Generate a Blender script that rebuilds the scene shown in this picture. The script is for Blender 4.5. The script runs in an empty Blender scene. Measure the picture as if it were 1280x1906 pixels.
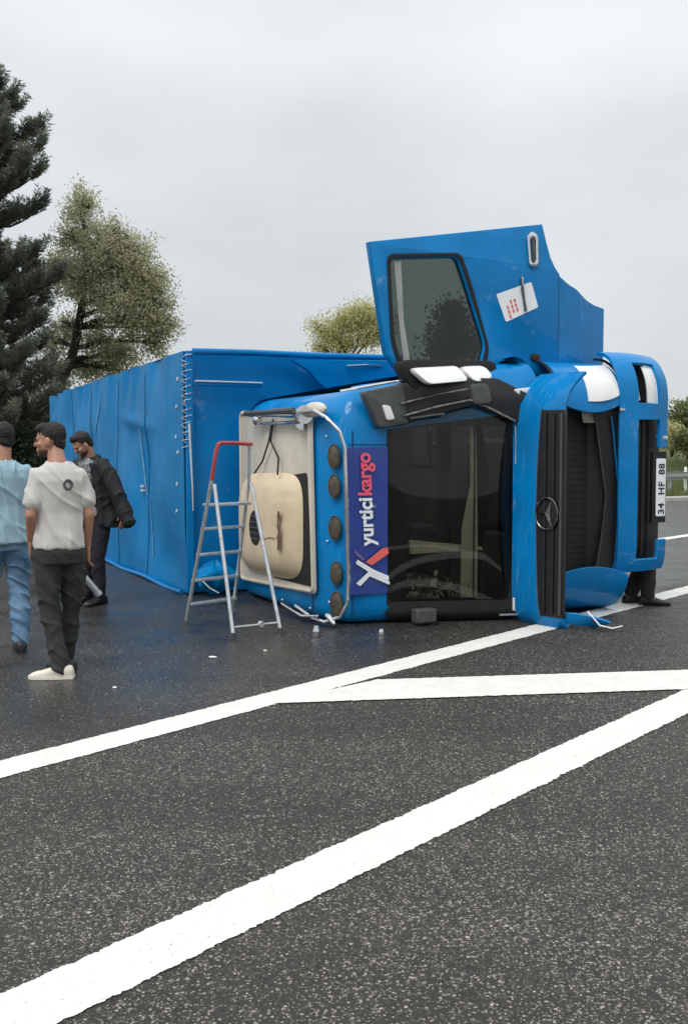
import bpy, bmesh, math, random
import numpy as np
from mathutils import Vector, Matrix, noise
from mathutils.bvhtree import BVHTree

random.seed(7)
rng = np.random.default_rng(7)
S = bpy.context.scene
C = S.collection
R = math.radians

# ------------------------------------------------------------------ camera, sky, sun, exposure
cd = bpy.data.cameras.new('camera')
cam = bpy.data.objects.new('camera', cd)
C.objects.link(cam)
cam.location = (0, 0, 1.59)
cam.rotation_euler = (R(90 - 3.376), 0, 0)
cd.sensor_fit = 'HORIZONTAL'
cd.sensor_width = 36.0
cd.lens = 36.0 * 2000 / 1280
cd.clip_start = 0.05
cd.clip_end = 2000
S.camera = cam

SUN_EL, SUN_AZ = R(52), R(215)
world = bpy.data.worlds.new('World')
S.world = world
world.use_nodes = True
wn = world.node_tree.nodes
wl = world.node_tree.links
wn.clear()
w_out = wn.new('ShaderNodeOutputWorld')
w_bg = wn.new('ShaderNodeBackground')
w_bg.inputs['Strength'].default_value = 0.1
w_sky = wn.new('ShaderNodeTexSky')
w_sky.sky_type = 'NISHITA'
w_sky.sun_disc = False
w_sky.sun_elevation = SUN_EL
w_sky.sun_rotation = SUN_AZ
w_tc = wn.new('ShaderNodeTexCoord')
w_sep = wn.new('ShaderNodeSeparateXYZ')
wl.new(w_tc.outputs['Generated'], w_sep.inputs[0])
w_s = wn.new('ShaderNodeMath'); w_s.operation = 'MAXIMUM'; w_s.inputs[1].default_value = 0.0
wl.new(w_sep.outputs['Z'], w_s.inputs[0])
# overcast dome: brighter towards the zenith, as under a closed cloud deck
w_ramp = wn.new('ShaderNodeMapRange')
w_ramp.interpolation_type = 'LINEAR'
w_ramp.inputs['From Min'].default_value = 0.0
w_ramp.inputs['From Max'].default_value = 1.0
w_ramp.inputs['To Min'].default_value = 5.85
w_ramp.inputs['To Max'].default_value = 14.0
w_pw = wn.new('ShaderNodeMath'); w_pw.operation = 'POWER'; w_pw.inputs[1].default_value = 1.6
wl.new(w_s.outputs[0], w_pw.inputs[0])
wl.new(w_pw.outputs[0], w_ramp.inputs['Value'])
w_map = wn.new('ShaderNodeMapping')
w_map.inputs['Scale'].default_value = (1.0, 1.0, 2.6)
w_map.inputs['Location'].default_value = (3.1, 0.4, 1.7)
wl.new(w_tc.outputs['Generated'], w_map.inputs[0])
w_no = wn.new('ShaderNodeTexNoise')
w_no.inputs['Scale'].default_value = 2.2
w_no.inputs['Detail'].default_value = 5.0
w_no.inputs['Roughness'].default_value = 0.5
wl.new(w_map.outputs[0], w_no.inputs['Vector'])
w_nr = wn.new('ShaderNodeMapRange')
w_nr.inputs['From Min'].default_value = 0.3
w_nr.inputs['From Max'].default_value = 0.7
w_nr.inputs['To Min'].default_value = 0.85
w_nr.inputs['To Max'].default_value = 1.11
wl.new(w_no.outputs['Fac'], w_nr.inputs['Value'])
w_mul = wn.new('ShaderNodeMath'); w_mul.operation = 'MULTIPLY'
wl.new(w_ramp.outputs[0], w_mul.inputs[0]); wl.new(w_nr.outputs[0], w_mul.inputs[1])
w_col = wn.new('ShaderNodeVectorMath'); w_col.operation = 'SCALE'
w_col.inputs[0].default_value = (0.955, 1.0, 1.03)
wl.new(w_mul.outputs[0], w_col.inputs['Scale'])
w_mix = wn.new('ShaderNodeMix'); w_mix.data_type = 'RGBA'
w_mix.inputs['Factor'].default_value = 0.93
wl.new(w_sky.outputs[0], w_mix.inputs['A']); wl.new(w_col.outputs[0], w_mix.inputs['B'])
wl.new(w_mix.outputs['Result'], w_bg.inputs['Color'])
wl.new(w_bg.outputs[0], w_out.inputs[0])

sd = bpy.data.lights.new('sun', 'SUN')
sd.energy = 1.5
sd.angle = R(28)
sd.color = (1.0, 0.965, 0.92)
sun = bpy.data.objects.new('sun', sd)
C.objects.link(sun)
# the sun stands behind the camera, high and to the left
sv = Vector((-0.55 * math.cos(SUN_EL), -0.83 * math.cos(SUN_EL), math.sin(SUN_EL)))
sun.rotation_euler = sv.to_track_quat('Z', 'Y').to_euler()
w_sky.sun_rotation = math.atan2(sv.x, sv.y)

S.view_settings.view_transform = 'Standard'
S.view_settings.look = 'None'
S.view_settings.exposure = 0.28
S.view_settings.gamma = 1.0
S.view_settings.use_curve_mapping = False
S.cycles.max_bounces = 6
S.cycles.transparent_max_bounces = 16


# ------------------------------------------------------------------ materials
def mat(name, col, rough=0.5, metal=0.0, coat=0.0, var=0.0, vscale=8.0, bump=0.0, bscale=60.0,
        col2=None, dirt=0.0, spec=0.5, trans=0.0):
    m = bpy.data.materials.new(name)
    m.use_nodes = True
    nt = m.node_tree
    b = nt.nodes['Principled BSDF']
    b.inputs['Base Color'].default_value = (*col, 1)
    b.inputs['Roughness'].default_value = rough
    b.inputs['Metallic'].default_value = metal
    b.inputs['Specular IOR Level'].default_value = spec
    b.inputs['Coat Weight'].default_value = coat
    b.inputs['Coat Roughness'].default_value = 0.06
    if trans:
        b.inputs['Subsurface Weight'].default_value = 0.0
    tc = nt.nodes.new('ShaderNodeTexCoord')
    if var or dirt or col2:
        n = nt.nodes.new('ShaderNodeTexNoise')
        n.inputs['Scale'].default_value = vscale
        n.inputs['Detail'].default_value = 6
        nt.links.new(tc.outputs['Object'], n.inputs['Vector'])
        mr = nt.nodes.new('ShaderNodeMapRange')
        mr.inputs['From Min'].default_value = 0.34
        mr.inputs['From Max'].default_value = 0.66
        nt.links.new(n.outputs['Fac'], mr.inputs['Value'])
        mx = nt.nodes.new('ShaderNodeMix')
        mx.data_type = 'RGBA'
        c2 = col2 if col2 else tuple(c * (1 - var) for c in col)
        mx.inputs['A'].default_value = (*col, 1)
        mx.inputs['B'].default_value = (*c2, 1)
        nt.links.new(mr.outputs[0], mx.inputs['Factor'])
        last = mx.outputs['Result']
        if dirt:
            n2 = nt.nodes.new('ShaderNodeTexNoise')
            n2.inputs['Scale'].default_value = vscale * 0.37
            n2.inputs['Detail'].default_value = 9
            n2.inputs['Roughness'].default_value = 0.68
            nt.links.new(tc.outputs['Object'], n2.inputs['Vector'])
            m2 = nt.nodes.new('ShaderNodeMapRange')
            m2.inputs['From Min'].default_value = 0.5
            m2.inputs['From Max'].default_value = 0.75
            m2.inputs['To Max'].default_value = dirt
            nt.links.new(n2.outputs['Fac'], m2.inputs['Value'])
            mx2 = nt.nodes.new('ShaderNodeMix')
            mx2.data_type = 'RGBA'
            mx2.inputs['B'].default_value = (0.12, 0.115, 0.10, 1)
            nt.links.new(last, mx2.inputs['A'])
            nt.links.new(m2.outputs[0], mx2.inputs['Factor'])
            last = mx2.outputs['Result']
            ra = nt.nodes.new('ShaderNodeMapRange')
            ra.inputs['To Min'].default_value = rough
            ra.inputs['To Max'].default_value = min(1, rough + 0.35)
            nt.links.new(m2.outputs[0], ra.inputs['Value'])
            nt.links.new(ra.outputs[0], b.inputs['Roughness'])
        nt.links.new(last, b.inputs['Base Color'])
    if bump:
        n3 = nt.nodes.new('ShaderNodeTexNoise')
        n3.inputs['Scale'].default_value = bscale
        n3.inputs['Detail'].default_value = 5
        nt.links.new(tc.outputs['Object'], n3.inputs['Vector'])
        bp = nt.nodes.new('ShaderNodeBump')
        bp.inputs['Strength'].default_value = bump
        bp.inputs['Distance'].default_value = 0.01
        nt.links.new(n3.outputs['Fac'], bp.inputs['Height'])
        nt.links.new(bp.outputs[0], b.inputs['Normal'])
    return m


def glass_mat(name, tint, ior=1.5, rough=0.02):
    m = bpy.data.materials.new(name)
    m.use_nodes = True
    nt = m.node_tree
    nt.nodes.clear()
    o = nt.nodes.new('ShaderNodeOutputMaterial')
    t = nt.nodes.new('ShaderNodeBsdfTransparent')
    t.inputs[0].default_value = (*tint, 1)
    g = nt.nodes.new('ShaderNodeBsdfGlossy')
    g.inputs['Roughness'].default_value = rough
    g.inputs['Color'].default_value = (1, 1, 1, 1)
    fr = nt.nodes.new('ShaderNodeFresnel')
    fr.inputs['IOR'].default_value = ior
    mx = nt.nodes.new('ShaderNodeMixShader')
    nt.links.new(fr.outputs[0], mx.inputs[0])
    nt.links.new(t.outputs[0], mx.inputs[1])
    nt.links.new(g.outputs[0], mx.inputs[2])
    nt.links.new(mx.outputs[0], o.inputs[0])
    return m


def leaf_mat(name, c1, c2, trans=0.25):
    m = bpy.data.materials.new(name)
    m.use_nodes = True
    nt = m.node_tree
    nt.nodes.clear()
    o = nt.nodes.new('ShaderNodeOutputMaterial')
    d = nt.nodes.new('ShaderNodeBsdfPrincipled')
    d.inputs['Roughness'].default_value = 0.55
    d.inputs['Specular IOR Level'].default_value = 0.3
    tr = nt.nodes.new('ShaderNodeBsdfTranslucent')
    mx = nt.nodes.new('ShaderNodeMixShader')
    mx.inputs[0].default_value = trans
    tc = nt.nodes.new('ShaderNodeTexCoord')
    n = nt.nodes.new('ShaderNodeTexNoise')
    n.inputs['Scale'].default_value = 1.9
    n.inputs['Detail'].default_value = 8
    n.inputs['Roughness'].default_value = 0.75
    nt.links.new(tc.outputs['Object'], n.inputs['Vector'])
    mr = nt.nodes.new('ShaderNodeMapRange')
    mr.inputs['From Min'].default_value = 0.3
    mr.inputs['From Max'].default_value = 0.7
    nt.links.new(n.outputs['Fac'], mr.inputs['Value'])
    cm = nt.nodes.new('ShaderNodeMix')
    cm.data_type = 'RGBA'
    cm.inputs['A'].default_value = (*c1, 1)
    cm.inputs['B'].default_value = (*c2, 1)
    nt.links.new(mr.outputs[0], cm.inputs['Factor'])
    nt.links.new(cm.outputs['Result'], d.inputs['Base Color'])
    nt.links.new(cm.outputs['Result'], tr.inputs['Color'])
    nt.links.new(d.outputs[0], mx.inputs[1])
    nt.links.new(tr.outputs[0], mx.inputs[2])
    nt.links.new(mx.outputs[0], o.inputs[0])
    return m


def asphalt_mat():
    m = bpy.data.materials.new('wet_asphalt')
    m.use_nodes = True
    nt = m.node_tree
    N = nt.nodes
    L = nt.links
    b = N['Principled BSDF']
    tc = N.new('ShaderNodeTexCoord')
    P = tc.outputs['Object']

    def vor(scale, rnd=1.0):
        v = N.new('ShaderNodeTexVoronoi')
        v.inputs['Scale'].default_value = scale
        v.inputs['Randomness'].default_value = rnd
        L.new(P, v.inputs['Vector'])
        return v

    def noi(scale, detail=6, rough=0.55):
        n = N.new('ShaderNodeTexNoise')
        n.inputs['Scale'].default_value = scale
        n.inputs['Detail'].default_value = detail
        n.inputs['Roughness'].default_value = rough
        L.new(P, n.inputs['Vector'])
        return n

    def rng_(v, a, b_, c=0.0, d=1.0, smooth=False):
        r = N.new('ShaderNodeMapRange')
        r.inputs['From Min'].default_value = a
        r.inputs['From Max'].default_value = b_
        r.inputs['To Min'].default_value = c
        r.inputs['To Max'].default_value = d
        if smooth:
            r.interpolation_type = 'SMOOTHSTEP'
        L.new(v, r.inputs['Value'])
        return r.outputs[0]

    def math_(op, a, b_):
        k = N.new('ShaderNodeMath')
        k.operation = op
        for i, q in enumerate((a, b_)):
            if isinstance(q, (int, float)):
                k.inputs[i].default_value = q
            else:
                L.new(q, k.inputs[i])
        return k.outputs[0]

    def mix(f, a, b_):
        k = N.new('ShaderNodeMix')
        k.data_type = 'RGBA'
        if isinstance(f, (int, float)):
            k.inputs['Factor'].default_value = f
        else:
            L.new(f, k.inputs['Factor'])
        for key, q in (('A', a), ('B', b_)):
            if isinstance(q, tuple):
                k.inputs[key].default_value = (*q, 1)
            else:
                L.new(q, k.inputs[key])
        return k.outputs['Result']

    v1 = vor(72)
    v2 = vor(140)
    sep = N.new('ShaderNodeSeparateColor')
    L.new(v1.outputs['Color'], sep.inputs[0])
    sep2 = N.new('ShaderNodeSeparateColor')
    L.new(v2.outputs['Color'], sep2.inputs[0])
    ramp = N.new('ShaderNodeValToRGB')
    e = ramp.color_ramp.elements
    e[0].position = 0.0
    e[0].color = (0.016, 0.015, 0.014, 1)
    e[1].position = 1.0
    e[1].color = (0.75, 0.71, 0.64, 1)
    for p, c in ((0.42, (0.044, 0.039, 0.034)), (0.68, (0.080, 0.071, 0.062)), (0.84, (0.150, 0.135, 0.118)), (0.95, (0.33, 0.305, 0.265))):
        q = e.new(p)
        q.color = (*c, 1)
    L.new(sep.outputs[0], ramp.inputs[0])
    ramp2 = N.new('ShaderNodeValToRGB')
    e = ramp2.color_ramp.elements
    e[0].color = (0.02, 0.019, 0.018, 1)
    e[1].color = (0.46, 0.43, 0.385, 1)
    q = e.new(0.72)
    q.color = (0.056, 0.051, 0.045, 1)
    L.new(sep2.outputs[1], ramp2.inputs[0])
    pick = rng_(noi(34, 2).outputs['Fac'], 0.44, 0.56)
    stone = mix(pick, ramp.outputs[0], ramp2.outputs[0])
    # binder between the stones, darker
    gap = rng_(v1.outputs['Distance'], 0.35, 0.62)
    stone = mix(math_('MULTIPLY', gap, 0.75), stone, (0.030, 0.028, 0.026))
    # broad worn and brownish patches
    big = rng_(noi(0.55, 7, 0.6).outputs['Fac'], 0.36, 0.66)
    stone = mix(math_('MULTIPLY', big, 0.40), stone, (0.050, 0.040, 0.030))
    mid = rng_(noi(4.5, 6, 0.7).outputs['Fac'], 0.36, 0.64)
    stone = mix(math_('MULTIPLY', mid, 0.5), stone, (0.055, 0.050, 0.044))
    streak = N.new('ShaderNodeMapping')
    streak.inputs['Rotation'].default_value = (0, 0, R(-49.6))
    streak.inputs['Scale'].default_value = (0.05, 1.6, 1)
    L.new(P, streak.inputs[0])
    sn = N.new('ShaderNodeTexNoise')
    sn.inputs['Scale'].default_value = 1.0
    sn.inputs['Detail'].default_value = 4
    L.new(streak.outputs[0], sn.inputs['Vector'])
    stone = mix(rng_(sn.outputs['Fac'], 0.45, 0.7, 0.0, 0.5), stone, (0.028, 0.026, 0.023))
    # water film: most of it beyond the gore line, where the truck lies
    dt = N.new('ShaderNodeVectorMath')
    dt.operation = 'DOT_PRODUCT'
    L.new(P, dt.inputs[0])
    dt.inputs[1].default_value = (-0.762, 0.647, 0)
    edge = noi(0.8, 5, 0.6)
    dn = math_('ADD', dt.outputs['Value'], rng_(edge.outputs['Fac'], 0.3, 0.7, -0.7, 0.7))
    wet = rng_(dn, 4.3, 5.6, 0.0, 1.0, True)
    puddle = rng_(noi(1.1, 8, 0.66).outputs['Fac'], 0.30, 0.72, 0.45, 0.95, True)
    wet = math_('MULTIPLY', wet, puddle)
    col = mix(math_('MULTIPLY', wet, 0.70), stone, (0.013, 0.013, 0.013))
    L.new(col, b.inputs['Base Color'])
    rdry = rng_(noi(9, 4).outputs['Fac'], 0.3, 0.7, 0.42, 0.62)
    rr = N.new('ShaderNodeMix')
    rr.data_type = 'FLOAT'
    L.new(wet, rr.inputs['Factor'])
    L.new(rdry, rr.inputs['A'])
    rr.inputs['B'].default_value = 0.21
    L.new(rr.outputs['Result'], b.inputs['Roughness'])
    # relief of the stones, drowned where the film is thick
    hgt = math_('ADD', math_('MULTIPLY', rng_(v1.outputs['Distance'], 0.0, 0.6, 1.0, 0.0), 1.0),
                math_('MULTIPLY', sep.outputs[2], 0.7))
    hgt = math_('ADD', hgt, math_('MULTIPLY', noi(210, 3).outputs['Fac'], 0.5))
    st = rng_(wet, 0.0, 1.0, 0.9, 0.16)
    bp = N.new('ShaderNodeBump')
    bp.inputs['Distance'].default_value = 0.006
    L.new(st, bp.inputs['Strength'])
    L.new(hgt, bp.inputs['Height'])
    L.new(bp.outputs[0], b.inputs['Normal'])
    L.new(rng_(wet, 0.0, 1.0, 0.22, 0.5), b.inputs['Specular IOR Level'])
    return m


def line_mat():
    m = mat('road_paint', (0.76, 0.75, 0.70), 0.55, var=0.10, vscale=5, bump=0.35, bscale=190)
    nt = m.node_tree
    b = nt.nodes['Principled BSDF']
    src = b.inputs['Base Color'].links[0].from_socket
    tc = nt.nodes.new('ShaderNodeTexCoord')
    v = nt.nodes.new('ShaderNodeTexNoise')
    v.inputs['Scale'].default_value = 55
    v.inputs['Detail'].default_value = 6
    v.inputs['Roughness'].default_value = 0.7
    nt.links.new(tc.outputs['Object'], v.inputs['Vector'])
    r = nt.nodes.new('ShaderNodeMapRange')
    r.inputs['From Min'].default_value = 0.60
    r.inputs['From Max'].default_value = 0.70
    r.inputs['To Max'].default_value = 0.8
    nt.links.new(v.outputs['Fac'], r.inputs['Value'])
    mx = nt.nodes.new('ShaderNodeMix')
    mx.data_type = 'RGBA'
    mx.inputs['B'].default_value = (0.10, 0.095, 0.085, 1)
    nt.links.new(src, mx.inputs['A'])
    nt.links.new(r.outputs[0], mx.inputs['Factor'])
    nt.links.new(mx.outputs['Result'], b.inputs['Base Color'])
    return m


MT = {}
MT['asphalt'] = asphalt_mat()
MT['stone'] = mat('road_chippings', (0.070, 0.062, 0.054), 0.4, col2=(0.40, 0.365, 0.315), vscale=95, spec=0.5)
MT['paint'] = line_mat()
MT['blue'] = mat('blue_paint', (0.0, 0.215, 0.55), 0.42, coat=0.42, var=0.24, vscale=1.7, dirt=0.13, spec=0.06)
MT['blue_dull'] = mat('blue_box_panel', (0.0, 0.19, 0.51), 0.45, coat=0.12, var=0.14, vscale=1.6, dirt=0.06, spec=0.12, bump=0.08, bscale=14)
MT['tarp'] = mat('blue_tarpaulin', (0.0, 0.20, 0.49), 0.40, var=0.22, vscale=1.1, dirt=0.03, spec=0.13, bump=0.15, bscale=120)
def scratch(m, amount, scale, col, stretch=(2, 30, 2)):
    nt = m.node_tree
    b = nt.nodes['Principled BSDF']
    src = b.inputs['Base Color'].links[0].from_socket
    tc = nt.nodes.new('ShaderNodeTexCoord')
    mp_ = nt.nodes.new('ShaderNodeMapping')
    mp_.inputs['Scale'].default_value = stretch
    mp_.inputs['Rotation'].default_value = (0.3, 0.2, 0.5)
    nt.links.new(tc.outputs['Object'], mp_.inputs[0])
    n = nt.nodes.new('ShaderNodeTexNoise')
    n.inputs['Scale'].default_value = scale
    n.inputs['Detail'].default_value = 8
    n.inputs['Roughness'].default_value = 0.7
    nt.links.new(mp_.outputs[0], n.inputs['Vector'])
    r = nt.nodes.new('ShaderNodeMapRange')
    r.inputs['From Min'].default_value = 0.60
    r.inputs['From Max'].default_value = 0.70
    r.inputs['To Max'].default_value = amount
    nt.links.new(n.outputs['Fac'], r.inputs['Value'])
    mx = nt.nodes.new('ShaderNodeMix')
    mx.data_type = 'RGBA'
    mx.inputs['B'].default_value = (*col, 1)
    nt.links.new(src, mx.inputs['A'])
    nt.links.new(r.outputs[0], mx.inputs['Factor'])
    nt.links.new(mx.outputs['Result'], b.inputs['Base Color'])


scratch(MT['blue'], 0.45, 1.6, (0.30, 0.42, 0.55))
scratch(MT['tarp'], 0.16, 0.9, (0.16, 0.38, 0.58), (6, 1.2, 1.0))
scratch(MT['blue_dull'], 0.35, 1.2, (0.22, 0.38, 0.55))


def crease(m, scale, dist, strength=0.6, squeeze=(1.5, 1.5, 0.55)):
    nt = m.node_tree
    b = nt.nodes['Principled BSDF']
    tc = nt.nodes.new('ShaderNodeTexCoord')
    mp_ = nt.nodes.new('ShaderNodeMapping')
    mp_.inputs['Scale'].default_value = squeeze
    mp_.inputs['Rotation'].default_value = (0.2, 0.7, 0.3)
    nt.links.new(tc.outputs['Object'], mp_.inputs[0])
    n = nt.nodes.new('ShaderNodeTexNoise')
    n.noise_type = 'RIDGED_MULTIFRACTAL'
    n.inputs['Scale'].default_value = scale
    n.inputs['Detail'].default_value = 3
    n.inputs['Distortion'].default_value = 0.6
    nt.links.new(mp_.outputs[0], n.inputs['Vector'])
    bp = nt.nodes.new('ShaderNodeBump')
    bp.inputs['Strength'].default_value = strength
    bp.inputs['Distance'].default_value = dist
    nt.links.new(n.outputs['Fac'], bp.inputs['Height'])
    if b.inputs['Normal'].links:
        nt.links.new(b.inputs['Normal'].links[0].from_socket, bp.inputs['Normal'])
    nt.links.new(bp.outputs[0], b.inputs['Normal'])


MT['black'] = mat('black_plastic', (0.012, 0.012, 0.013), 0.45, var=0.3, vscale=9, bump=0.1, bscale=150)
MT['rubber'] = mat('black_rubber', (0.010, 0.010, 0.010), 0.75, var=0.3, vscale=20)
MT['chrome'] = mat('chrome', (0.72, 0.73, 0.74), 0.16, metal=1.0, var=0.2, vscale=25)
MT['dark_chrome'] = mat('dull_chrome', (0.24, 0.245, 0.25), 0.25, metal=1.0, var=0.6, vscale=22)
MT['steel'] = mat('dull_aluminium', (0.62, 0.65, 0.67), 0.34, metal=0.75, var=0.25, vscale=18)
MT['greyplastic'] = mat('grey_plastic', (0.075, 0.078, 0.078), 0.45, var=0.3, vscale=14)
MT['white'] = mat('white_plastic', (0.80, 0.80, 0.78), 0.22, coat=0.4, var=0.08, vscale=9)
MT['cream'] = mat('cream_plastic', (0.70, 0.57, 0.38), 0.42, var=0.12, vscale=5, dirt=0.08, col2=(0.62, 0.50, 0.34))
MT['offwhite'] = mat('offwhite_panel', (0.62, 0.57, 0.48), 0.5, var=0.12, vscale=4, dirt=0.20)
MT['brown'] = mat('brown_scuff', (0.20, 0.115, 0.06), 0.8, var=0.6, vscale=40)
MT['khaki'] = mat('dirty_lamp_lens', (0.045, 0.040, 0.028), 0.4, var=0.45, vscale=22, coat=0.2, col2=(0.10, 0.08, 0.05))
MT['banner'] = mat('banner_blue', (0.018, 0.050, 0.27), 0.32, var=0.12, vscale=6, coat=0.3)
MT['printwhite'] = mat('print_white', (0.80, 0.82, 0.84), 0.4)
MT['printred'] = mat('print_red', (0.78, 0.10, 0.16), 0.4)
MT['printcoral'] = mat('print_coral', (0.75, 0.13, 0.10), 0.4)
MT['printblack'] = mat('print_black', (0.02, 0.02, 0.02), 0.5)
MT['interior'] = mat('cab_lining', (0.020, 0.020, 0.018), 0.8, var=0.4, vscale=5)
MT['dash'] = mat('dashboard_plastic', (0.034, 0.036, 0.034), 0.6, var=0.3, vscale=9)
MT['olive'] = mat('grey_olive_trim', (0.52, 0.49, 0.38), 0.6, var=0.25, vscale=8)
MT['seat'] = mat('seat_cloth', (0.020, 0.020, 0.024), 0.9, var=0.4, vscale=25)
MT['glass'] = glass_mat('windscreen_glass', (0.78, 0.78, 0.74), 1.3)
MT['tint'] = glass_mat('tinted_door_glass', (0.27, 0.32, 0.29))
MT['lens'] = glass_mat('headlamp_lens', (0.9, 0.93, 0.95))
MT['radiator'] = mat('radiator_core', (0.016, 0.017, 0.018), 0.5, var=0.35, vscale=30, bump=0.4, bscale=220)
MT['chassis'] = mat('chassis_steel', (0.025, 0.024, 0.023), 0.7, var=0.4, vscale=8)
MT['red'] = mat('red_plastic', (0.46, 0.055, 0.045), 0.45, var=0.2, vscale=12)
MT['rope'] = mat('white_cord', (0.62, 0.66, 0.70), 0.7, var=0.3, vscale=30)
MT['skin'] = mat('skin', (0.42, 0.21, 0.135), 0.5, var=0.18, vscale=14)
MT['hair'] = mat('dark_hair', (0.013, 0.009, 0.007), 0.6, var=0.5, vscale=60, bump=0.9, bscale=130)
MT['beard'] = mat('beard_stubble', (0.050, 0.026, 0.018), 0.8, var=0.4, vscale=60)
MT['tshirt'] = mat('light_grey_cotton', (0.54, 0.52, 0.49), 0.9, var=0.08, vscale=6, bump=0.2, bscale=300)
MT['blueshirt'] = mat('light_blue_shirt', (0.29, 0.44, 0.52), 0.85, var=0.14, vscale=5, bump=0.2, bscale=300)
MT['trousers'] = mat('dark_grey_trousers', (0.036, 0.038, 0.035), 0.9, var=0.35, vscale=5, bump=0.2, bscale=260)
MT['jeans'] = mat('washed_jeans', (0.055, 0.13, 0.24), 0.9, var=0.4, vscale=6, col2=(0.17, 0.29, 0.42), bump=0.3, bscale=200)
MT['jacket'] = mat('black_jacket', (0.010, 0.011, 0.014), 0.75, var=0.3, vscale=6, bump=0.2, bscale=200)
MT['blacktrousers'] = mat('black_trousers', (0.008, 0.010, 0.016), 0.85, var=0.3, vscale=6)
MT['print'] = mat('grey_print_shirt', (0.30, 0.31, 0.33), 0.9, var=0.5, vscale=22, col2=(0.03, 0.03, 0.035))
MT['browntr'] = mat('dark_brown_trousers', (0.026, 0.022, 0.020), 0.9, var=0.3, vscale=6)
MT['sneaker'] = mat('cream_sneaker', (0.74, 0.69, 0.58), 0.6, var=0.1, vscale=20)
MT['shoe'] = mat('black_shoe', (0.012, 0.012, 0.013), 0.45, var=0.3, vscale=20)
MT['maroon'] = mat('maroon_leather', (0.07, 0.018, 0.028), 0.5, var=0.3, vscale=20)
MT['bark'] = mat('bark', (0.030, 0.025, 0.021), 0.9, var=0.5, vscale=9, bump=0.8, bscale=25)
MT['bark_pale'] = mat('pale_bark', (0.10, 0.075, 0.045), 0.9, var=0.5, vscale=9, bump=0.8, bscale=25)
MT['needle'] = leaf_mat('pine_needles', (0.10, 0.118, 0.09), (0.23, 0.24, 0.18), 0.3)
for k_, sc_, d_ in (('tshirt', 5.0, 0.018), ('blueshirt', 6.0, 0.020), ('trousers', 5.5, 0.020), ('jeans', 7.0, 0.022), ('jacket', 5.5, 0.022), ('blacktrousers', 6.0, 0.02), ('browntr', 6.0, 0.02)):
    crease(MT[k_], sc_, d_)
MT['leaf'] = leaf_mat('spring_leaves', (0.33, 0.335, 0.18), (0.62, 0.60, 0.42), 0.5)
MT['leaf_pale'] = leaf_mat('pale_yellow_leaves', (0.46, 0.47, 0.20), (0.62, 0.60, 0.32), 0.5)
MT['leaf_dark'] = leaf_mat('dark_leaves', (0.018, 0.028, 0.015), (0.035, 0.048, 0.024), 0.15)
MT['leaf_mid'] = leaf_mat('mid_green_leaves', (0.095, 0.125, 0.042), (0.18, 0.20, 0.08), 0.35)
MT['grass'] = mat('verge_grass', (0.055, 0.085, 0.022), 0.95, var=0.4, vscale=0.5, col2=(0.095, 0.095, 0.032), bump=0.8, bscale=9)
MT['concrete'] = mat('kerb_concrete', (0.42, 0.41, 0.38), 0.8, var=0.25, vscale=3, bump=0.3, bscale=40)
MT['galv'] = mat('galvanised_steel', (0.42, 0.44, 0.42), 0.5, metal=0.4, var=0.25, vscale=5)


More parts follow.
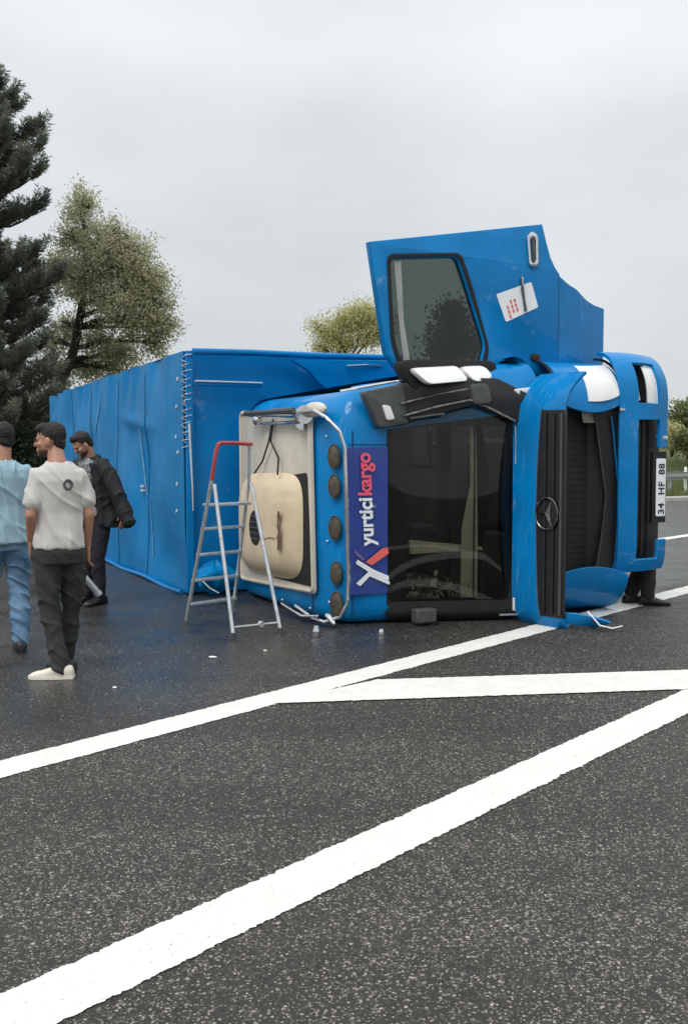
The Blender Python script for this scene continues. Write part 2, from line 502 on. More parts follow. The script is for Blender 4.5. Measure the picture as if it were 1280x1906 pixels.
# ------------------------------------------------------------------ mesh helpers
class MB:
    def __init__(self):
        self.v = []
        self.f = []

    def add(self, vs, fs):
        o = len(self.v)
        self.v += [tuple(p) for p in vs]
        self.f += [tuple(i + o for i in q) for q in fs]
        return self

    def box(self, x0, x1, y0, y1, z0, z1, M=None):
        vs = [(x, y, z) for x in (x0, x1) for y in (y0, y1) for z in (z0, z1)]
        if M is not None:
            vs = [tuple(M @ Vector(p)) for p in vs]
        return self.add(vs, [(0, 1, 3, 2), (4, 6, 7, 5), (0, 4, 5, 1), (2, 3, 7, 6), (0, 2, 6, 4), (1, 5, 7, 3)])

    def tube(self, pts, r, n=8, closed=False):
        pts = [Vector(p) for p in pts]
        rs = r if isinstance(r, (list, tuple)) else [r] * len(pts)
        k = len(pts)
        up = None
        vs, fs = [], []
        for i in range(k):
            if closed:
                d = pts[(i + 1) % k] - pts[i - 1]
            else:
                d = pts[min(i + 1, k - 1)] - pts[max(i - 1, 0)]
            d = d.normalized() if d.length > 1e-9 else Vector((0, 0, 1))
            if up is None:
                up = Vector((0, 0, 1)) if abs(d.z) < 0.9 else Vector((1, 0, 0))
            a = (up - d * up.dot(d))
            a = a.normalized() if a.length > 1e-6 else d.orthogonal().normalized()
            up = a
            b = d.cross(a)
            for j in range(n):
                t = 2 * math.pi * j / n
                vs.append(tuple(pts[i] + (a * math.cos(t) + b * math.sin(t)) * rs[i]))
        for i in range(k if closed else k - 1):
            i2 = (i + 1) % k
            for j in range(n):
                fs.append((i * n + j, i * n + (j + 1) % n, i2 * n + (j + 1) % n, i2 * n + j))
        if not closed:
            fs.append(tuple(range(n - 1, -1, -1)))
            fs.append(tuple((k - 1) * n + j for j in range(n)))
        return self.add(vs, fs)

    def grid(self, fn, us, vs_, skip=None):
        nu, nv = len(us), len(vs_)
        pts = [fn(u, v) for u in us for v in vs_]
        fs = []
        for i in range(nu - 1):
            for j in range(nv - 1):
                if skip and skip(i, j):
                    continue
                fs.append((i * nv + j, (i + 1) * nv + j, (i + 1) * nv + j + 1, i * nv + j + 1))
        return self.add(pts, fs)

    def loft(self, rings, cap=True):
        n = len(rings[0])
        vs = [p for r_ in rings for p in r_]
        fs = []
        for i in range(len(rings) - 1):
            for j in range(n):
                fs.append((i * n + j, i * n + (j + 1) % n, (i + 1) * n + (j + 1) % n, (i + 1) * n + j))
        if cap:
            fs.append(tuple(range(n - 1, -1, -1)))
            fs.append(tuple((len(rings) - 1) * n + j for j in range(n)))
        return self.add(vs, fs)

    def ell(self, c, r, M=None, nu=18, nv=10):
        rings = []
        for i in range(nv + 1):
            a = math.pi * (i + 0.02) / (nv + 0.04) - math.pi / 2
            ring = []
            for j in range(nu):
                b = 2 * math.pi * j / nu
                p = Vector((r[0] * math.cos(a) * math.cos(b), r[1] * math.cos(a) * math.sin(b), r[2] * math.sin(a))) + Vector(c)
                ring.append(tuple(M @ p) if M is not None else tuple(p))
            rings.append(ring)
        return self.loft(rings)

    def cap(self, a, b, r0, r1, n=14, M=None):
        a, b = Vector(a), Vector(b)
        if M is not None:
            a, b = M @ a, M @ b
        d = (b - a).normalized()
        pts, rs = [], []
        for t in (-0.98, -0.8, -0.45):
            pts.append(a + d * r0 * t); rs.append(r0 * math.sqrt(1 - t * t))
        for t in (0, 0.25, 0.5, 0.75, 1):
            pts.append(a.lerp(b, t)); rs.append(r0 + (r1 - r0) * t)
        for t in (0.45, 0.8, 0.98):
            pts.append(b + d * r1 * t); rs.append(r1 * math.sqrt(1 - t * t))
        return self.tube(pts, rs, n)

    def chain(self, pts, rs, n=14, M=None):
        for i in range(len(pts) - 1):
            self.cap(pts[i], pts[i + 1], rs[i], rs[i + 1], n, M)
        return self

    def disc(self, c, axis, r, depth, n=24, taper=1.0):
        c = Vector(c); a = Vector(axis).normalized()
        return self.tube([c, c + a * depth * 0.7, c + a * depth], [r, r, r * taper], n)

    def mesh(self, name='m'):
        me = bpy.data.meshes.new(name)
        me.from_pydata(self.v, [], self.f)
        me.update()
        return me

    def build(self, name, m, parent=None, smooth=35, bevel=0.0, solid=0.0, fix=True, segs=2):
        me = self.mesh(name)
        if fix:
            bm = bmesh.new()
            bm.from_mesh(me)
            bmesh.ops.recalc_face_normals(bm, faces=bm.faces)
            bm.to_mesh(me)
            bm.free()
        return finish(name, me, m, parent, smooth, bevel, solid, segs)


def finish(name, me, m, parent=None, smooth=35, bevel=0.0, solid=0.0, segs=2):
    me.name = name
    me.materials.clear()
    me.materials.append(MT[m] if isinstance(m, str) else m)
    if solid:
        t = bpy.data.objects.new('tmp', me)
        C.objects.link(t)
        q = t.modifiers.new('solidify', 'SOLIDIFY')
        q.thickness = abs(solid)
        q.offset = -1 if solid > 0 else 1
        q.use_even_offset = True
        bpy.context.view_layer.update()
        me2 = eval_mesh(t)
        bpy.data.objects.remove(t)
        bpy.data.meshes.remove(me)
        me = me2
        me.name = name
        if not bevel and abs(solid) >= 0.02:
            bevel, segs = 0.005, 2
    if smooth:
        me.polygons.foreach_set('use_smooth', [True] * len(me.polygons))
        me.set_sharp_from_angle(angle=R(smooth))
    o = bpy.data.objects.new(name, me)
    C.objects.link(o)
    if parent is not None:
        o.parent = parent
    if bevel:
        q = o.modifiers.new('bevel', 'BEVEL')
        q.width = bevel
        q.segments = segs
        q.limit_method = 'ANGLE'
        q.angle_limit = R(40)
        q.use_clamp_overlap = True
    return o


def thing(name, label, cat, loc=(0, 0, 0), rz=0.0, group=None):
    o = bpy.data.objects.new(name, None)
    o.empty_display_size = 0.2
    C.objects.link(o)
    o.location = loc
    o.rotation_euler = (0, 0, rz)
    return tag(o, label, cat, group)


def tag(o, label=None, cat=None, group=None, kind=None):
    if label:
        o['label'] = label
    if cat:
        o['category'] = cat
    if group:
        o['group'] = group
    if kind:
        o['kind'] = kind
    return o


def eval_mesh(o):
    dg = bpy.context.evaluated_depsgraph_get()
    return bpy.data.meshes.new_from_object(o.evaluated_get(dg))


def plate_mesh(outer, holes, depth, fn, bevel=0.0):
    """flat outline with holes, extruded by depth; fn maps (a, b, c) to the final point"""
    cu = bpy.data.curves.new('plate', 'CURVE')
    cu.dimensions = '2D'
    cu.fill_mode = 'BOTH'
    cu.extrude = depth / 2
    cu.bevel_depth = bevel
    cu.bevel_resolution = 1
    for poly in [outer] + list(holes):
        sp = cu.splines.new('POLY')
        sp.points.add(len(poly) - 1)
        for p, q in zip(sp.points, poly):
            p.co = (q[0], q[1], 0, 1)
        sp.use_cyclic_u = True
    o = bpy.data.objects.new('plate', cu)
    C.objects.link(o)
    bpy.context.view_layer.update()
    me = eval_mesh(o)
    bpy.data.objects.remove(o)
    bpy.data.curves.remove(cu)
    for v in me.vertices:
        v.co = fn(*v.co)
    bm = bmesh.new(); bm.from_mesh(me)
    bmesh.ops.remove_doubles(bm, verts=bm.verts, dist=1e-5)
    bmesh.ops.recalc_face_normals(bm, faces=bm.faces)
    bm.to_mesh(me); bm.free()
    return me


def text_mesh(body, size, fn, bold=0.0, depth=0.002, spacing=1.0):
    cu = bpy.data.curves.new('text', 'FONT')
    cu.body = body
    cu.size = size
    cu.offset = bold
    cu.extrude = depth
    cu.space_character = spacing
    o = bpy.data.objects.new('text', cu)
    C.objects.link(o)
    bpy.context.view_layer.update()
    me = eval_mesh(o)
    bpy.data.objects.remove(o)
    bpy.data.curves.remove(cu)
    w = max(v.co.x for v in me.vertices)
    for v in me.vertices:
        v.co = fn(*v.co)
    return me, w


def rounded(poly, r, n=4):
    out = []
    k = len(poly)
    for i in range(k):
        p = Vector((*poly[i], 0)); a = Vector((*poly[i - 1], 0)); b = Vector((*poly[(i + 1) % k], 0))
        da, db = (a - p), (b - p)
        ra = min(r, da.length * 0.45); rb = min(r, db.length * 0.45)
        s, e = p + da.normalized() * ra, p + db.normalized() * rb
        for j in range(n + 1):
            t = j / n
            q = s * (1 - t) ** 2 + p * 2 * t * (1 - t) + e * t * t
            out.append((q.x, q.y))
    return out


def lin(a, b, n):
    return [a + (b - a) * i / (n - 1) for i in range(n)]


# ------------------------------------------------------------------ ground, verge, road markings
g = MB()
g.add([(-400, -60, 0), (400, -60, 0), (400, 900, 0), (-400, 900, 0)], [(0, 1, 2, 3)])
road = g.build('road', 'asphalt', smooth=0)
tag(road, kind='structure')

KA, KB = Vector((-40.0, 4.0)), Vector((70.0, 67.4))       # line of the kerb at the far side of the road
kd = (KB - KA).normalized()
kn = Vector((-kd.y, kd.x))


def verge_pt(s, t):
    p = KA + kd * s + kn * t
    right = min(1, max(0, (p.x - 2) / 8))
    h = 0.10 + (0.0 if t < 3 else (1.5 * right + 0.3) * min(1, (t - 3) / 13)) + 0.10 * noise.noise(Vector((p.x * .3, p.y * .3, 0)))
    if t < 0.01:
        h = 0.10
    return (p.x, p.y, h)


vg = MB().grid(verge_pt, lin(0, 127, 90), [0.0, 0.6, 1.5, 3, 5, 7, 9, 12, 16, 22, 30, 60, 200, 500])
verge = vg.build('grass_verge', 'grass')
tag(verge, kind='structure')
kb = MB()
rr_ = []
for s in lin(0, 127, 60):
    p = KA + kd * s
    sec = [(-0.30, 0.0), (-0.29, 0.11), (-0.26, 0.13), (0.0, 0.135), (0.0, 0.0)]
    rr_.append([(p.x + kn.x * a, p.y + kn.y * a, z) for a, z in sec])
kb.loft(rr_)
tag(kb.build('kerb', 'concrete'), kind='structure')


def marking(name, a, b, width, z, n):
    a, b = Vector(a), Vector(b)
    d = (b - a).normalized()
    nn = Vector((-d.y, d.x))
    vs, fs = [], []
    ln = (b - a).length
    for i in range(n + 1):
        c = a.lerp(b, i / n)
        s = ln * i / n
        for k, sg in enumerate((-1, 1)):
            j = 0.010 * noise.noise(Vector((s * 6, sg * 9, z * 500))) + 0.011 * noise.noise(Vector((s * 31, sg * 5, 7 + z * 300))) \
                + 0.007 * noise.noise(Vector((s * 90, sg * 3, 2)))
            p = c + nn * (sg * width / 2 + j)
            vs.append((p.x, p.y, z))
        if i:
            o = 2 * (i - 1)
            fs.append((o, o + 2, o + 3, o + 1))
    return MB().add(vs, fs)


# the two edge lines of the gore, the cross bar between them, the far lane line
la = marking('line', (-4.0, 2.44), (14.5, 25.0), 0.255, 0.004, 3600)
lane_a = tag(la.build('road_line', 'paint', smooth=0), kind='structure')
lb = marking('line', (-3.3, 0.02), (12.0, 18.72), 0.262, 0.004, 3600)
tag(lb.build('road_line', 'paint', smooth=0), kind='structure')
bar = MB()
vs, top, bot = [], [], []
nb = 500
for i in range(nb + 1):
    t = i / nb
    x = -0.44 + 3.6 * t
    lo = 6.63 + 0.147 * (x + 0.27)
    up = min(7.31 + 0.146 * (x - 0.35), 6.64 + 0.98 * (x + 0.44))
    lo = min(lo, up - 0.002)
    lo += 0.014 * noise.noise(Vector((x * 20, 1, 0))) + 0.008 * noise.noise(Vector((x * 70, 4, 0)))
    up += 0.012 * noise.noise(Vector((x * 20, 8, 0))) + 0.008 * noise.noise(Vector((x * 70, 11, 0)))
    bot.append((x, lo, 0.008)); top.append((x, max(up, lo + 0.002), 0.008))
for i in range(nb):
    vs += [bot[i], bot[i + 1], top[i + 1], top[i]]
bar.add(vs, [(4 * i, 4 * i + 1, 4 * i + 2, 4 * i + 3) for i in range(nb)])
tag(bar.build('road_cross_bar', 'paint', smooth=0), kind='structure')
lc = marking('line', (4.6, 17.65), (20.0, 35.75), 0.22, 0.004, 500)
tag(lc.build('road_line', 'paint', smooth=0), kind='structure')

# ------------------------------------------------------------------ the overturned truck
# truck frame: x runs from the cab roof down to the bumper, y from the nose to the tail, z is world up
TX, TY, TA = 0.053, 9.142, R(25)
truck = thing('truck', 'blue box truck lying on its side with its driver door standing open', 'truck', (TX, TY, 0), TA)


def zt(x):
    return min(2.10 + 0.165 * max(x, 0), 2.5)


PROF = [(0.03, 2.74), (0.0, 2.68), (0.0, 2.2), (0.0, 1.7), (0.0, 1.2), (0.005, 0.92), (0.025, 0.74), (0.065, 0.60), (0.12, 0.49),
        (0.19, 0.425), (0.27, 0.40), (0.40, 0.385), (0.54, 0.37), (0.80, 0.29), (1.10, 0.195), (1.40, 0.10), (1.66, 0.02),
        (1.72, 0.0), (1.86, -0.005), (1.98, 0.02), (2.02, 0.10), (2.02, 0.40), (2.50, 0.42), (2.50, 0.8), (2.32, 1.0), (2.32, 1.9), (2.28, 2.70), (2.2, 2.74)]
WT, WB = 12, 16
STN = [(0.0, 0.10), (0.012, 0.045), (0.035, 0.015), (0.07, 0), (0.15, 0), (0.3, 0), (0.45, 0), (0.6, 0), (0.72, 0), (0.80, 0),
       (0.85, 0.010), (0.895, 0.036), (0.935, 0.078), (0.968, 0.13), (0.99, 0.19), (1.0, 0.27)]
np_ = len(PROF)


def prof_normals():
    out = []
    for i in range(np_):
        a, b, c = (Vector(PROF[i - 1]), Vector(PROF[i]), Vector(PROF[(i + 1) % np_]))
        d1, d2 = (b - a).normalized(), (c - b).normalized()
        n = Vector((-d1.y, d1.x)) + Vector((-d2.y, d2.x))
        out.append(n.normalized())
    return out


PN = prof_normals()
# make sure the normals point into the cab
if (Vector((1.0, 1.6)) - Vector(PROF[3])).dot(PN[3]) < 0:
    PN = [-n for n in PN]


def cab_loft(extra, hole, zlo=0.0, zhi=1.0):
    rings = []
    for t, ins in STN:
        ring = []
        for (x, y), n in zip(PROF, PN):
            q = Vector((x, y)) + n * (ins + extra)
            z = 0.012 + extra * (1 - 2 * t) * 0.6 + t * zt(x)
            ring.append((q.x, q.y, z))
        rings.append(ring)
    m = MB()
    vs = [p for r_ in rings for p in r_]
    fs = []
    for i in range(len(rings) - 1):
        for j in range(np_):
            if hole and WT <= j < WB and 3 <= i < 9:
                continue
            fs.append((i * np_ + j, i * np_ + (j + 1) % np_, (i + 1) * np_ + (j + 1) % np_, (i + 1) * np_ + j))
    fs.append(tuple(range(np_ - 1, -1, -1)))
    m.add(vs, fs)
    return m


shell = cab_loft(0.0, True).build('cab_shell', 'blue', truck, smooth=40)
cab_loft(0.055, True).build('cab_lining', 'interior', truck, smooth=40)


def wy(x):      # windscreen plane
    return 0.37 + (x - 0.54) * (0.02 - 0.37) / (1.66 - 0.54)


gl = MB().grid(lambda x, z: (x, wy(x) + 0.020 - 0.085 * math.sin(math.pi * (x - 0.52) / 1.16) ** 0.8 * math.sin(math.pi * (z - 0.06) / 1.96) ** 0.8, z), lin(0.5201, 1.6799, 20), lin(0.0601, 2.0199, 26))
glass = gl.build('windscreen', 'glass', truck, solid=0.006)


def strip(x0, x1, z0, z1, off=0.008, n=3, taper=None):
    return MB().grid(lambda x, z: (x, wy(x) + off, z), lin(x0, x1, n), lin(z0, z1, 8))


sl = MB()
for (x0, x1, za, zb) in ((0.50, 0.72, 0.10, 1.92), (1.60, 1.70, 0.10, 1.99), (0.72, 1.60, 0.10, 0.22), (0.72, 1.60, 1.80, 1.97)):
    sl.grid(lambda x, z: (x, wy(x) + 0.013, z), lin(x0, x1, 4), lin(za, zb, 6))
sl.grid(lambda x, z: (x, wy(x) - 0.012 + 0.10 * max(0, (0.10 - z) / 0.10) ** 2, z), lin(0.555, 1.70, 10), lin(0.015, 0.20, 8))
sl.build('windscreen_seal', 'rubber', truck, solid=0.004)

# --- inside the cab
MB().grid(lambda z, a: (1.38 + 0.30 * a, 0.22 - 0.04 * a + 0.42 * math.sin(a * 1.5) * (0.8 + 0.2 * math.sin(z * 4)), z), lin(0.10, 1.95, 14), lin(0, 1, 8)) \
    .build('dashboard', 'dash', truck, solid=0.02)
MB().box(1.20, 1.34, 0.62, 0.66, 0.15, 1.92).build('dashboard_edge', 'dash', truck, bevel=0.015)
mb = MB()
mb.add([(1.34, 0.25, 1.93), (1.39, 0.25, 1.93), (1.42, 0.25, 0.9), (1.42, 0.25, 0.20), (1.24, 0.25, 0.20), (1.25, 0.25, 0.85), (1.34, 0.25, 1.25)], [(0, 1, 2, 3, 4, 5, 6)])
mb.build('pillar_trim', 'olive', truck, smooth=0, solid=0.02)
ring = [(1.18 + 0.06 * math.cos(t), 0.72 + 0.05 * math.cos(t) + 0.21 * math.cos(t) * 0.35, 1.62 + 0.21 * math.sin(t)) for t in lin(0, 2 * math.pi, 25)[:-1]]
sw = MB().tube(ring, 0.016, 8, True)
sw.tube([(1.30, 0.55, 1.62), (1.19, 0.70, 1.62)], 0.03, 8)
sw.build('steering_wheel', 'black', truck)
for zc in (0.55, 1.65):
    st_ = MB()
    st_.box(0.72, 1.55, 1.62, 1.80, zc - 0.26, zc + 0.26)
    st_.box(1.48, 1.66, 1.10, 1.75, zc - 0.26, zc + 0.26)
    st_.box(0.48, 0.70, 1.66, 1.78, zc - 0.13, zc + 0.13)
    st_.build('seat', 'seat', truck, bevel=0.05, segs=3)
sh = MB()
sh.add([(0.80, 0.40, 0.62), (1.46, 0.20, 0.65), (1.46, 0.22, 0.68), (0.80, 0.42, 0.75), (0.80, 0.44, 0.62), (1.46, 0.24, 0.65), (1.46, 0.26, 0.68), (0.80, 0.46, 0.75)],
       [(0, 1, 2, 3), (7, 6, 5, 4), (0, 4, 5, 1), (1, 5, 6, 2), (2, 6, 7, 3), (3, 7, 4, 0)])
sh.build('fallen_shelf', 'olive', truck, bevel=0.006)
MB().box(0.66, 0.90, 0.72, 0.80, 0.37, 0.45, Matrix.Rotation(0.1, 4, 'Z')).build('pale_bag', 'olive', truck, bevel=0.03)
deb = MB()
for i in range(150):
    c = Vector((random.uniform(0.70, 1.38), 0, 0.17 + abs(random.gauss(0, 0.09))))
    c.y = wy(c.x) + random.uniform(0.10, 0.45)
    M = Matrix.Translation(c) @ Matrix.Rotation(random.uniform(0, 6), 4, Vector((random.random(), random.random(), random.random() + .01)).normalized())
    s = random.uniform(0.01, 0.035)
    deb.box(-s, s, -s * .7, s * .7, -0.004, 0.004, M)
tag(deb.build('loose_litter', mat('litter', (0.55, 0.52, 0.45), 0.7, var=0.8, vscale=14), truck, smooth=0), kind='stuff')
# small grey box against the lower edge of the windscreen
MB().box(0.70, 0.90, 0.08, 0.20, 0.03, 0.15).build('dash_box', 'greyplastic', truck, bevel=0.01)

# --- banner above the windscreen


def by(x, z=0.9):       # banner surface
    return 0.352 + (0.55 - x) * 0.075


bn = MB().grid(lambda x, z: (x, by(x), z), lin(0.150, 0.545, 6), lin(0.275, 1.60, 12))
banner = bn.build('sun_visor', 'banner', truck, solid=-0.02)


def on_banner(base, z0, lift=0.0245):
    def fn(a, b, c):
        x = base - b
        return Vector((x, by(x) - lift - c, z0 + a))
    return fn


# the lettering runs up the banner (the cab lies on its side)
def fitted(body, base, z0, length, size):
    _, w0 = text_mesh(body, size, lambda a, b, c: Vector((a, b, c)), bold=0.005)
    k = length / w0

    def fn(a, b, c):
        x = base - b - 0.045 * (a * k + z0 - 0.73)
        return Vector((x, by(x) - 0.0245 - c, z0 + a * k))
    return text_mesh(body, size, fn, bold=0.005)[0]


finish('lettering', fitted('yurtiçi', 0.392, 0.725, 0.425, 0.185), 'printwhite', banner, smooth=0)
finish('lettering', fitted('kargo', 0.392, 1.168, 0.385, 0.185), 'printred', banner, smooth=0)


def banner_poly(name, pts, m, lift=0.0245):
    def fn(a, b, c):
        return Vector((a, by(a) - lift - c, b))
    finish(name, plate_mesh(pts, [], 0.003, fn), m, banner, smooth=0)


banner_poly('emblem_arm', [(0.220, 0.565), (0.240, 0.598), (0.400, 0.500), (0.540, 0.440), (0.540, 0.395), (0.400, 0.450)], 'printwhite')
banner_poly('emblem_arm', [(0.225, 0.385), (0.265, 0.360), (0.355, 0.445), (0.545, 0.360), (0.552, 0.385), (0.345, 0.485)], 'printwhite')
banner_poly('emblem_arm', [(0.315, 0.575), (0.375, 0.545), (0.538, 0.645), (0.528, 0.700), (0.480, 0.695)], 'printcoral', 0.0285)
banner_poly('emblem_arm', [(0.200, 0.680), (0.215, 0.685), (0.310, 0.600), (0.290, 0.585), (0.225, 0.640)], mat('print_mauve', (0.16, 0.10, 0.30), 0.4))

# --- roof: off-white tray, cream unit, horns, lamp bar
def roofpt(off):
    return lambda a, b, c: Vector((-off - c, a, b))


finish('roof_tray', plate_mesh(rounded([(2.70, 1.99), (0.80, 1.95), (0.71, 0.26), (2.69, 0.17)], 0.05), [], 0.014, roofpt(0.013), 0.004), 'offwhite', truck)
tray_rim = MB().tube([(-0.03, y, z) for y, z in rounded([(2.68, 1.97), (0.82, 1.93), (0.73, 0.28), (2.67, 0.19)], 0.06)], 0.018, 8, True)
tray_rim.build('tray_rim', 'offwhite', truck)
finish('roof_well', plate_mesh(rounded([(1.35, 1.33), (0.87, 1.37), (0.76, 0.32), (1.75, 0.30)], 0.05), [], 0.006, roofpt(0.026), 0.0), 'rubber', truck)


def dome(u, v):
    # superellipse dome bulging towards the sky side of the roof
    a = 2 * math.pi * u
    ca, sa = math.cos(a), math.sin(a)
    e = 0.42
    py = math.copysign(abs(ca) ** e, ca)
    pz = math.copysign(abs(sa) ** e, sa)
    y = 1.80 + 0.84 * py * v
    z = 0.83 + 0.52 * pz * v - 0.03 * (y - 1.8)
    h = 0.15 * (1 - v ** 5) - 0.012 * math.exp(-((z - 1.16 + 0.05 * (y - 1.8) ** 2) / 0.018) ** 2) * (1 if v < 0.93 else 0)
    return (-0.032 - h, y, z)


cu_ = MB().grid(dome, lin(0, 1, 73), [0.001, 0.25, 0.45, 0.6, 0.7, 0.78, 0.84, 0.89, 0.93, 0.96, 0.985, 1.0])
unit = cu_.build('roof_unit', 'cream', truck, smooth=50)
OY = 1.84
ov = MB()
ov.disc((-0.168, OY, 0.80), (-1, 0, 0), 1.0, 0.018, 36)
ov.v = [(x, OY + (y - OY) * 0.165, 0.80 + (z - 0.80) * 0.175) for x, y, z in ov.v]
vent = ov.build('vent', 'rubber', unit)
for k in range(5):
    z = 0.69 + k * 0.055
    hw = 0.145 * math.sqrt(max(0.05, 1 - ((z - 0.8) / 0.17) ** 2))
    MB().box(-0.194, -0.184, OY - hw, OY + hw, z - 0.006, z + 0.006).build('slat', 'greyplastic', vent)
pts = [(1.205 + 0.010 * math.sin(z * 37) + 0.030 * (1 + 0.5 * math.sin(z * 61)), z) for z in lin(0.62, 1.00, 14)]
pts += [(1.205 + 0.012 * math.sin(z * 23) - 0.028 * (1 + 0.5 * math.sin(z * 47 + 1)), z) for z in lin(1.00, 0.62, 14)]
finish('scuff_mark', plate_mesh(pts, [], 0.001, roofpt(0.1825)), 'brown', unit, smooth=0)
MB().tube([(-0.184, 1.60, 0.70), (-0.184, 1.45, 0.73), (-0.184, 1.32, 0.735)], 0.004, 6).build('scuff_mark', 'brown', unit)
# cables from the tray to the unit
for pts in ([(-0.04, 1.72, 1.86), (-0.07, 1.74, 1.66), (-0.06, 1.95, 1.46), (-0.12, 2.02, 1.34)],
            [(-0.04, 1.70, 1.88), (-0.08, 1.66, 1.66), (-0.07, 1.48, 1.50), (-0.12, 1.38, 1.34)]):
    MB().tube(pts, 0.010, 6).build('cable', 'rubber', truck)
# air horns along the upper roof edge
hn = MB()
hn.tube([(-0.10, 2.20, 1.93), (-0.10, 1.60, 1.92), (-0.10, 1.0, 1.90), (-0.10, 0.84, 1.90), (-0.10, 0.76, 1.90)], [0.018, 0.022, 0.03, 0.05, 0.085], 16)
hn.tube([(-0.08, 2.0, 1.845), (-0.08, 1.3, 1.835), (-0.08, 0.95, 1.83), (-0.08, 0.86, 1.83)], [0.016, 0.02, 0.035, 0.07], 16)
hn.ell((-0.10, 1.98, 1.88), (0.05, 0.06, 0.06))
hn.build('air_horn', 'chrome', truck)
MB().tube([(-0.13, 2.25, 1.95), (-0.13, 0.95, 1.945)], 0.028, 8).build('horn_bracket', 'greyplastic', truck)
bc = MB().ell((-0.015, 0.72, 1.945), (0.055, 0.24, 0.070))
bc.build('roof_beacon', 'offwhite', truck)
bar_pts = [(-0.06, 0.80, 1.93), (-0.08, 0.58, 1.93), (-0.04, 0.40, 1.86), (0.04, 0.30, 1.74), (0.08, 0.28, 1.60), (0.09, 0.27, 1.2),
           (0.10, 0.27, 0.8), (0.11, 0.27, 0.45), (0.10, 0.27, 0.22), (0.05, 0.31, 0.10), (-0.05, 0.42, 0.045), (-0.09, 0.60, 0.06), (-0.09, 1.0, 0.12)]
sm = []
for i in range(len(bar_pts) - 1):
    for k in range(4):
        sm.append(tuple(Vector(bar_pts[i]).lerp(Vector(bar_pts[i + 1]), k / 4)))
sm.append(bar_pts[-1])
MB().tube(sm, 0.017, 10).build('lamp_bar', 'chrome', truck)
MB().tube([(-0.09, 0.5, 0.09), (-0.11, 0.8, 0.05), (-0.11, 1.3, 0.10)], 0.015, 8).build('lamp_bar', 'chrome', truck)
lamp_dir = Vector((-0.72, -0.69, 0.06)).normalized()
for (x, z, rx) in ((0.072, 1.52, 0.115), (0.074, 1.255, 0.11), (0.080, 0.88, 0.115), (0.092, 0.47, 0.11), (0.095, 0.19, 0.12)):
    a = lamp_dir
    b = Vector((0.69, -0.72, 0)).normalized()
    c0 = Vector((x, 0.485, z))
    lm = MB()
    prof = [(-0.06, 0.6), (-0.01, 0.98), (0.0, 1.0), (0.012, 1.0), (0.014, 0.93), (0.006, 0.88), (0.012, 0.84), (0.018, 0.55), (0.022, 0.25), (0.023, 0.02)]
    lm.loft([[tuple(c0 + a * h_ + (b * math.cos(t) * 0.52 + Vector((0, 0, 1)) * math.sin(t)) * rx * k) for t in lin(0, 2 * math.pi, 25)[:-1]] for h_, k in prof])
    lm.build('roof_lamp', 'khaki', truck, smooth=30)
for pts in ([(0.215, 0.408, z) for z in lin(0.06, 1.75, 8)], [(x, by(x) - 0.004, 1.625) for x in lin(0.16, 0.54, 5)], [(-0.004, 0.80 - 0.0 * z, z) for z in lin(0.10, 1.80, 6)]):
    MB().tube(pts, 0.005, 5).build('panel_gap', 'rubber', truck)
for y, z in ((0.56, 0.20), (0.60, 0.75), (0.62, 1.70), (0.9, 0.10), (1.6, 0.09)):
    MB().ell((0.012 if y > 0.8 else 0.055, y, z), (0.012, 0.014, 0.014), nu=8, nv=6).build('bolt', 'steel', truck)
# loose bracket hanging at the lower roof corner
MB().chain([(-0.02, 0.42, 0.10), (0.0, 0.34, 0.04)], [0.03, 0.02], 10).build('lamp_bracket', 'chrome', truck)

# --- upper corner of the screen: mirror base, arms, mirrors


def wpl(off):
    return lambda a, b, c: Vector((a, min(wy(a), wy(0.5)) - off + c, b))


def tilt(y0, z0):
    return lambda a, b, c: Vector((a, y0 + c + (b - z0) * 0.75, b))


def ypl(y0):
    return lambda a, b, c: Vector((a, y0 + c, b))


mbase = finish('mirror_base', plate_mesh(rounded([(0.265, 2.085), (0.629, 2.155), (0.712, 1.831), (0.414, 1.781)], 0.03), [], 0.10, ypl(0.31), 0.01), 'greyplastic', truck)
finish('marker_lamp', plate_mesh(rounded([(0.430, 1.975), (0.500, 1.965), (0.545, 1.855), (0.475, 1.845)], 0.015), [], 0.02, ypl(0.244), 0.004), 'white', mbase)
finish('pillar_cover', plate_mesh(rounded([(0.62, 2.165), (1.20, 2.215), (1.47, 2.215), (1.78, 2.06), (1.80, 1.80), (1.62, 1.86), (1.27, 2.00), (0.70, 1.84)], 0.03), [], 0.07, wpl(0.035), 0.012), 'black', truck)
MB().tube([(0.614, 0.245, 1.99), (0.95, 0.155, 2.08), (1.26, 0.07, 2.135)], 0.012, 8).build('mirror_arm', 'dark_chrome', truck)
MB().tube([(0.64, 0.24, 1.882), (0.93, 0.155, 1.965), (1.22, 0.06, 2.028), (1.38, 0.02, 1.965), (1.63, -0.06, 1.838)], 0.012, 8).build('mirror_arm', 'dark_chrome', truck)
MB().tube([(0.70, 0.22, 1.86), (1.0, 0.135, 1.905)], 0.010, 8).build('mirror_arm', 'greyplastic', truck)
finish('mirror_clamp', plate_mesh(rounded([(1.22, 2.16), (1.36, 2.17), (1.40, 2.01), (1.25, 2.0)], 0.03), [], 0.05, wpl(0.085), 0.01), 'greyplastic', truck)
finish('bonnet_hinge', plate_mesh(rounded([(1.62, 2.12), (1.98, 2.16), (1.90, 2.02), (1.80, 2.0)], 0.02), [], 0.05, ypl(-0.03), 0.01), 'white', truck)
